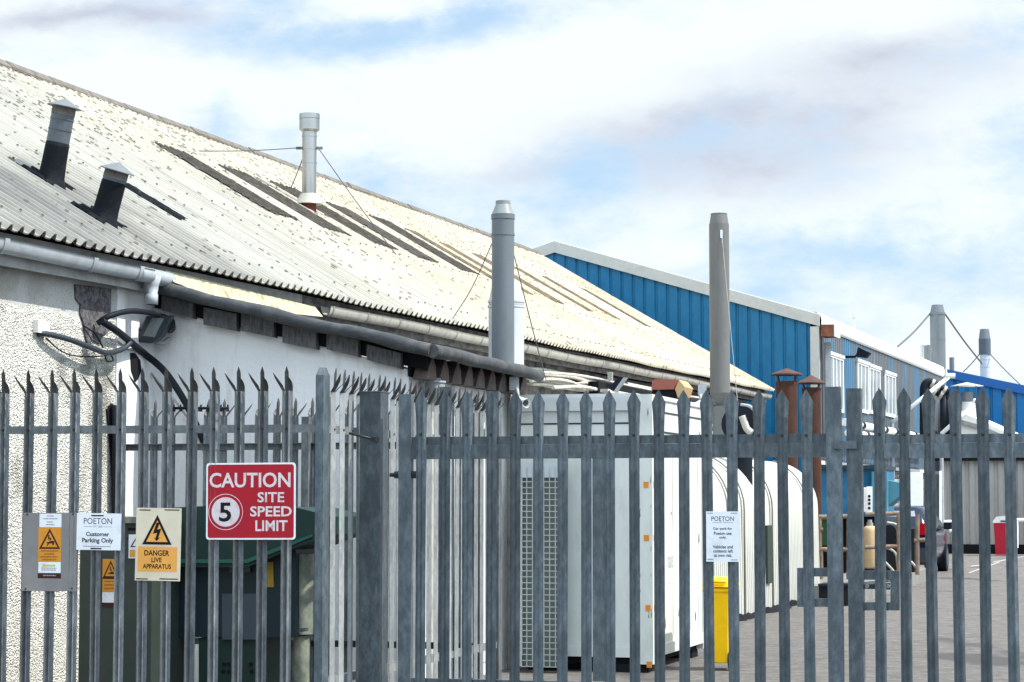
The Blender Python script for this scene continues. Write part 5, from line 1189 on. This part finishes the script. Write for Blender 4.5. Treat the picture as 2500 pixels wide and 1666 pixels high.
m = MB(); m.tube(spline([vz(x_, y_, P) for x_, y_ in ((2256,1062),(2256,1010),(2256,960),(2259,940),(2270,934),(2290,945),(2316,958))], 6), .12, 12); m.build('duct_pipe', BLACK, du_)
m = MB(); m.tube([vz(x_, y_, P) for x_, y_ in ((2266,948),(2312,970))], .10, 12); m.tube([vz(x_, y_, P) for x_, y_ in ((2304,965),(2304,1064))], .10, 12); m.tube([vz(x_, y_, P) for x_, y_ in ((2316,960),(2316,1064))], .10, 12); m.build('duct_pipe', BLACK, du_)
m = MB()
for x_, y_ in ((2275,937),(2290,945),(2304,953),(2280,957),(2296,964)): m.cyl(vz(x_-3, y_-1, P)-Vector((0,.05,0)), vz(x_+3, y_+2, P)-Vector((0,.05,0)), .135, .135, 12)
m.build('pipe_bands', PVCW, du_)
P = Vector((0,58,0))
for (a, b, lab) in (((2178,1032),(2320,918),'longer white pole slanting up across the grey cladding'), ((2298,1060),(2388,980),'shorter white pole slanting below the cone cowl')):
    m = MB(); m.tube([vz(*a, P), vz(*b, P)], .055, 10); m.cyl(vz(*b, P)-Vector((.12,0,0)), vz(*b, P)+Vector((.12,0,0)), .07, .07, 10)
    o = thing('slanting_pole', vz(*a, P), lab, 'pole', 'white slanting poles'); m.build('pole', WHITEP, o)
    m = MB(); m.cyl(Vector((vz(*a,P).x, 58, 0)), vz(*a, P), .05, .05, 8); m.build('prop', PVCG, o)

# ------------------------------------------------------------------ far right buildings
B3 = Frame(18, 78, 18.4)
fb3 = thing('far_blue_building', B3.W(0,3,0), 'deep blue ribbed building with sloping roofline at the far right', 'building')
pz = lambda px, py, s=0: B3.hs(px, py, s)
a = pz(2306, 902); b = pz(2700, 985); m = MB(); t = a[1]; sl = (b[2]-a[2])/(b[1]-a[1]); ids = []
while t < b[1]:
    for off, d in ((0,0),(.30,0),(.33,.06),(.39,.06)): ids.append((m.add([B3.W(d, t+off, 0)]), m.add([B3.W(d, t+off, a[2]+(t+off-a[1])*sl-.1)])))
    t += .42
for k in range(len(ids)-1): m.face((ids[k][0], ids[k+1][0], ids[k+1][1], ids[k][1]))
m.build('cladding', BLUE2, fb3)
m = MB(); m.prism([B3.W(-.08, a[1]-.05, a[2]-.28), B3.W(-.08, b[1], b[2]-.28), B3.W(-.08, b[1], b[2]+.03), B3.W(-.08, a[1]-.05, a[2]+.03)], B3.A*.08); m.build('verge_trim', BLUETRIM, fb3)
m = MB(); m.prism([B3.W(.08, a[1], 0), B3.W(.08, b[1], 0), B3.W(.08, b[1], b[2]), B3.W(.08, a[1], a[2])], B3.A*14); m.build('building_core', BLUE2, fb3)
f6, c6, q6, r6 = sflue('grey flue with a broad dark sleeve', 2393, 2417, 862, 960, 84, WFLUE, fb3, 0, ((876,879,1.06),(895,897,1.06)))
stack(f6, [('sleeve', GREYFLUE2, [(c6, q6(866), r6*1.22, q6(828), r6*1.22)]), ('tapered_top', GREYFLUE, [(c6, q6(828), r6*1.2, q6(804), r6*.9)])])
e = hit(2500, 948, Vector((0,82,0)), Vector((0,1,0))); wire(f6, Vector((c6.x+r6, c6.y, q6(864))), e, .02)
e = hit(2352, 908, Vector((0,86,0)), Vector((0,1,0))); wire(f6, Vector((c6.x-r6, c6.y, q6(864))), e, .02)
sflue('short grey stub flue', 2318, 2330, 873, 915, 82, GREYFLUE, fb3)
# grey corrugated shed
B4 = Frame(vz(2300, 1340, Vector((0,66,0))).x, 66, 18.4)
sh_ = thing('corrugated_shed', B4.W(0,4,0), 'grey corrugated shed with dark plinth below the far blue building', 'shed')
m = MB(); ids = []; t = 0; zt = B4.hs(2350, 1118, 0)[2]
while t < 9:
    for off, d in ((0,0),(.12,0),(.17,.06),(.23,.06),(.28,0)): ids.append((m.add([B4.W(d, t+off, .28)]), m.add([B4.W(d, t+off, zt)])))
    t += .28
for k in range(len(ids)-1): m.face((ids[k][0], ids[k+1][0], ids[k+1][1], ids[k][1]))
m.build('corrugated_wall', SHEDG, sh_)
m = MB(); m.fbox(B4, -.02, .2, -.1, 9, 0, .28); m.build('plinth', DARK, sh_)
m = MB(); m.prism([B4.W(-.15, -.3, B4.hs(2303,1126,0)[2]), B4.W(-.15, 4.5, B4.hs(2303,1126,0)[2]), B4.W(-.15, 4.5, B4.hs(2303,1116,0)[2]), B4.W(-.15, -.3, B4.hs(2303,1116,0)[2])], B4.A*.2); m.build('dark_eave', DARK, sh_)
m = MB(); ps(B4, .1, [(2312,997),(2332,1000),(2405,1032),(2470,1062),(2560,1100),(2560,1122),(2312,1122)], 8, m); m.build('white_roof_end', WTRIM, sh_)
m = MB(); ps(B4, .0, [(2312,1016),(2400,1040),(2460,1068),(2460,1076),(2400,1050),(2312,1026)], .08, m); m.build('grey_soffit', STONE, sh_)
vt = thing('cone_vent', B4.W(2,1,3), None, None); vt.parent = sh_; vt.location = Vector(vt['_o'])-Vector(sh_['_o']); tag(vt, 'white flared vent with a flat cone cowl')
P = Vector((0,68,0)); c = Vector((vz(2361,980,P).x, 68, 0)); zq = lambda y: vz(2361, y, P).z
stack(vt, [('vent_pipe', WFLUE, [(c, zq(1030), .34, zq(995), .26), (c, zq(995), .26, zq(982), .25)]), ('vent_neck', GREYFLUE, [(c, zq(982), .18, zq(958), .18)]), ('cone_cowl', WFLUE, [(c, zq(943), .52, zq(934), .03)])])
m = MB()
for dx in (-.22, .22): m.cyl(Vector((c.x+dx, c.y, zq(982))), Vector((c.x+dx*1.3, c.y, zq(943))), .02, .02, 6)
m.build('cowl_struts', GREYFLUE2, vt)
pw = MB(); pw.fbox(B4, -2.2, -1.8, 3.1, 8, 0, 2.6); tag(pw.build('rendered_wall', PINKW), 'pinkish rendered wall at the right picture edge', 'wall')
# red bin
P = Vector((0,63.5,0)); c = Vector((vz(2453,1300,P).x, 63.5, 0)); rbn = thing('wheelie_bin', c, 'red bin with a white curved lid in front of the corrugated shed', 'bin')
m = MB(); zt_ = vz(2453,1277,P).z; m.hexa([Vector((c.x,c.y,.03)) + B4.C*i*.24 + B4.A*j*.24 for i, j in ((-1,-1),(1,-1),(1,1),(-1,1))] + [Vector((c.x,c.y,zt_)) + B4.C*i*.28 + B4.A*j*.28 for i, j in ((-1,-1),(1,-1),(1,1),(-1,1))]); m.build('bin_body', REDP, rbn)
m = MB(); z2 = vz(2453,1260,P).z; m.prism([Vector((c.x,c.y,0))+B4.C*x_+Vector((0,0,z_))-B4.A*.3 for x_, z_ in ((-.30,zt_),(.30,zt_),(.30,zt_+.05),(.2,z2-.02),(0,z2),(-.2,z2-.02),(-.30,zt_+.05))], B4.A*.6); m.build('bin_lid', WHITEP, rbn)
m = MB(); m.box(Vector((c.x,c.y,zt_+.05))-B4.A*.31, (.16,.02,.05), (B4.C,B4.A,UP)); m.build('lid_handle', GREYFLUE2, rbn)

# ------------------------------------------------------------------ yard clutter behind the gates
def ybox(m, px0, px1, py0, py1, Y, dep, mi=0, fr=B1):
    P = Vector((0,Y,0)); a, b, c_, d = vz(px0,py1,P), vz(px1,py1,P), vz(px1,py0,P), vz(px0,py0,P); m.prism([a, b, c_, d], Vector((fr.A.x*dep, fr.A.y*dep, 0)), mi); return m
P = Vector((0,43,0)); tk = thing('blue_tank', Vector((vz(2080,1400,P).x,43,0)), 'blue steel process tank with dark top rim standing on a steel frame', 'tank')
m = MB(); ybox(m, 1992, 2150, 1146, 1262, 43, 2.2); m.build('tank_body', TEAL, tk)
m = MB(); ybox(m, 1985, 2152, 1136, 1146, 42.9, 2.4); m.build('tank_rim', NAVY, tk)
m = MB(); ybox(m, 2128, 2165, 1152, 1250, 42.7, .25); m.build('side_panel', LTEAL, tk)
m = MB(); m.prism([vz(2150,1170,P), vz(2200,1180,P), vz(2200,1208,P), vz(2166,1236,P), vz(2150,1238,P)], B1.A*1.0); m.build('hopper_end', LTEAL, tk)
m = MB(); ybox(m, 1995, 2030, 1262, 1332, 43.1, 1.2); ybox(m, 2000, 2150, 1262, 1400, 43.6, .6, 1); m.build('lower_body', [MGREEN, DARK], tk)
m = MB(); ybox(m, 2116, 2129, 1188, 1252, 42.4, .05); ybox(m, 2109, 2115, 1190, 1250, 42.5, .04); wp = m.build('white_panel', WHITEP, tk)
m = MB()
for y_ in (1212, 1221, 1230, 1241): p = vz(2122, y_, Vector((0,42.37,0))); m.cyl(p, p-Vector((0,.01,0)), .028, .028, 10)
m.build('gauge_marks', INK, wp)
m = MB(); ybox(m, 2204, 2252, 1153, 1246, 50, .1); tag(m.build('white_door_panel', WHITEP), 'tall white door panel below the blue cladding, right of the tank', 'panel')
m = MB(); ybox(m, 2256, 2292, 1158, 1290, 58, .3); ybox(m, 2293, 2299, 1150, 1290, 57.9, .2, 1); tag(m.build('grey_door', [GREYFLUE2, WHITEP]), 'grey door with a white jamb between black risers and shed', 'door')
# railings
def railing(name, label, Y, segs, r=.035, mt=PIPEB):
    P = Vector((0,Y,0)); lo = min(segs, key=lambda q_: -q_[1][1]); o = thing(name, Vector((vz(segs[0][0][0],1380,P).x, Y, 0)), label, 'railing', 'tubular yard railings')
    for a, b in segs:
        m = MB(); m.cyl(vz(*a, P), vz(*b, P), r, r, 10); m.build('rail_tube' if abs(a[1]-b[1]) < abs(a[0]-b[0]) else 'rail_post', mt, o)
    return o
railing('tube_railing', 'rust brown rectangular pipe barrier in front of the blue tank', 38, [((1999,1263),(2074,1261)),((2000,1263),(2000,1342)),((2072,1261),(2072,1450)),((1999,1342),(2074,1342)),((2004,1342),(2004,1462)),((1996,1294),(2009,1294))], .042)
railing('tube_railing', 'grey brown pipe railing behind the right lock box', 37, [((2112,1256),(2196,1254)),((2112,1337),(2196,1334)),((2194,1254),(2194,1404)),((2240,1256),(2240,1404)),((2232,1320),(2268,1318))], .036)
railing('tube_railing', 'thin white rail in front of the corrugated shed', 60, [((2296,1275),(2334,1274)),((2318,1296),(2334,1296)),((2480,1270),(2530,1270)),((2297,1230),(2297,1300)),((2334,1274),(2334,1330)),((2482,1270),(2482,1338))], .05, WHITEP)
# concrete plinth
gp_ = ray(2195, 1442); gp_ = CAM + gp_*(-1.6/gp_.z); tpl = B1.inv(gp_)[1]; sa, sb = B1.ht(2112, 1440, tpl)[0], B1.ht(2272, 1420, tpl)[0]
pl = MB(); pl.fbox(B1, sa, sb, tpl-1.2, tpl, 0, .24)
tag(pl.build('concrete_plinth', mat('stained_concrete', (.22,.215,.205), .95, 0, (.13,.13,.125), 4, .45, .7, (1,1,.4), bp=.4)), 'low concrete plinth carrying the railing beside the parked car', 'plinth')
# drums and machinery
P = Vector((0,39.5,0)); dr = thing('plastic_drum', Vector((vz(2122,1385,P).x,39.5,.3)), 'peach coloured plastic drum standing on the plinth behind the right lock box', 'drum')
m = MB(); c = vz(2124,1330,P); r = .13; zt_, zb_ = vz(2124,1290,P).z, vz(2124,1388,P).z
m.tube([Vector((c.x,c.y,z_)) for z_ in (zb_, zb_+.03, zt_-.05, zt_, zt_+.04)], [r*.9, r, r, r*.9, r*.6], 20); m.cyl(Vector((c.x,c.y,.3)), Vector((c.x,c.y,zb_)), r*.9, r*.9, 16, 1); m.build('drum_body', [CHEAP, BLACK], dr)
m = MB(); m.cyl(Vector((c.x,c.y,zt_+.04)), Vector((c.x,c.y,zt_+.10)), r*.45, r*.45, 14); m.cyl(Vector((c.x,c.y,zt_+.10)), Vector((c.x,c.y,zt_+.15)), r*.3, r*.3, 12); m.build('drum_cap', STONE, dr)
P = Vector((0,40.2,0)); mc = thing('pump_set', Vector((vz(2170,1390,P).x,40.2,.3)), 'dark pump machinery with pale hoses behind the railing', 'pump')
m = MB(); ybox(m, 2140, 2232, 1292, 1398, 40.6, .6); ybox(m, 2142, 2200, 1262, 1284, 40.8, .5, 1); m.build('machine_body', [DARK, GREYFLUE2], mc)
m = MB(); c = vz(2172,1298,P); m.cyl(c, c+B1.A*.2, .12, .12, 16); m.cyl(c-B1.A*.01, c, .05, .05, 12); m.build('motor', BLACK, mc)
for pts in ([(2155,1336),(2175,1342),(2188,1356),(2192,1390)], [(2165,1276),(2185,1280),(2200,1290)], [(2160,1372),(2172,1384),(2184,1398)], [(2205,1368),(2224,1372),(2236,1386)]):
    m = MB(); m.tube(spline([vz(*p, P) for p in pts], 6), .022, 8); m.build('hose', PVCW, mc)
P = Vector((0,33.5,0)); dbx = thing('floor_box', Vector((vz(2020,1462,P).x,33.5,0)), 'low black crate on the ground against the ribbed store', 'crate')
m = MB(); ybox(m, 1999, 2070, 1432, 1478, 33.5, .6); m.build('crate_body', DARK, dbx)
m = MB(); ybox(m, 1997, 2072, 1426, 1432, 33.48, .64); m.build('crate_rim', BLACK, dbx)

# ------------------------------------------------------------------ car
CX = Frame(vz(2273,1400,Vector((0,46.7,0))).x, 46.7, 17.0)
car = thing('parked_car', CX.W(2.0,-.87,0), 'dark blue hatchback parked beyond the railing, seen from behind', 'car')
Wd = 1.74
def csec(s, w0, z0, w1, z1, w2, z2):      # cross section ring at s: lower, waist, roof half widths
    c = -Wd/2
    return [CX.W(s, c-w0, z0), CX.W(s, c+w0, z0), CX.W(s, c+w1, (z0+z1)/2), CX.W(s, c+w1, z1), CX.W(s, c+w2, z2-.04), CX.W(s, c+w2-.12, z2), CX.W(s, c-w2+.12, z2), CX.W(s, c-w2, z2-.04), CX.W(s, c-w1, z1), CX.W(s, c-w1, (z0+z1)/2)]
secs = [csec(0,.74,.30,.80,.85,.74,.93), csec(.06,.80,.25,.86,.92,.72,1.06), csec(.22,.82,.22,.87,.95,.64,1.42), csec(.8,.82,.22,.87,.95,.64,1.47), csec(1.7,.82,.22,.87,.95,.63,1.47), csec(2.5,.82,.22,.87,.95,.60,1.36), csec(3.15,.82,.22,.86,.92,.74,1.0), csec(3.8,.80,.24,.82,.80,.70,.86), csec(4.0,.70,.3,.72,.6,.6,.7)]
m = MB(); ids = [m.add(s_) for s_ in secs]; n = 10
for k in range(len(ids)-1):
    for q_ in range(n): w_ = (q_+1) % n; m.face((ids[k]+q_, ids[k]+w_, ids[k+1]+w_, ids[k+1]+q_), 0, True)
m.face(tuple(ids[0]+q_ for q_ in range(n))); m.face(tuple(ids[-1]+q_ for q_ in range(n))[::-1]); m.build('body', CARP, car)
m = MB(); c = -Wd/2; m.prism([CX.W(.075,c-.60,.98), CX.W(.075,c+.60,.98), CX.W(.20,c+.52,1.36), CX.W(.20,c-.52,1.36)], CX.A*-.02); m.build('rear_window', SILV, car)
m = MB(); m.prism([CX.W(.55,c+.875,.97), CX.W(2.9,c+.875,.97), CX.W(2.3,c+.66,1.36), CX.W(.75,c+.66,1.38)], CX.C*.015); m.build('side_window', GLASS, car)
for sg_ in (-1, 1):
    m = MB(); m.hexa([CX.W(s, c+sg_*t_, z_) for z_ in (.86, 1.10) for s, t_ in ((-.02,.62),(-.02,.80),(.2,.885),(.2,.62))]); m.build('tail_light', TAILR, car)
m = MB(); m.hexa([CX.W(s, c+t_, z_) for z_ in (.28, .58) for s, t_ in ((-.10,-.80),(-.10,.80),(.05,.88),(.05,-.88))]); m.build('rear_bumper', CARG, car)
for s in (.75, 3.2):
    for t_ in (c-.86, c+.68):
        m = MB(); m.cyl(CX.W(s,t_,.31), CX.W(s,t_+.20,.31), .31, .31, 24); wh = m.build('wheel', BLACK, car)
        m = MB(); o_ = .201 if t_ > c else -.001; m.cyl(CX.W(s,t_+o_,.31), CX.W(s,t_+o_+(.006 if t_ > c else -.006),.31), .2, .2, 18); m.build('rim', CARG, wh)
m = MB(); m.box(CX.W(2.45, c+1.0, 1.02), (.22,.12,.15), (CX.C,CX.A,UP)); m.build('wing_mirror', BLACK, car)
m = MB(); m.box(CX.W(-.115, c, .46), (.52,.01,.11), (CX.C,CX.A,UP)); m.build('number_plate', mat('plate_yellow',(.55,.42,.05),.4), car)

# ------------------------------------------------------------------ ground markings
gm2 = MB(); Pp = lambda px, py: (lambda r_: CAM + r_*(-1.6/r_.z) + Vector((0,0,.004)))(ray(px, py))
for a, b, w_ in (((2365,1398),(2440,1372),3),((2370,1382),(2400,1379),2.5),((2425,1372),(2500,1358),2.5)):
    gm2.quad(Pp(a[0],a[1]+w_), Pp(b[0],b[1]+w_*.8), Pp(*b), Pp(*a))
tag(gm2.build('parking_lines', mat('worn_white_line',(.34,.33,.32),.9)), kind='structure')

for o in bpy.data.objects:
    if '_o' in o: del o['_o']
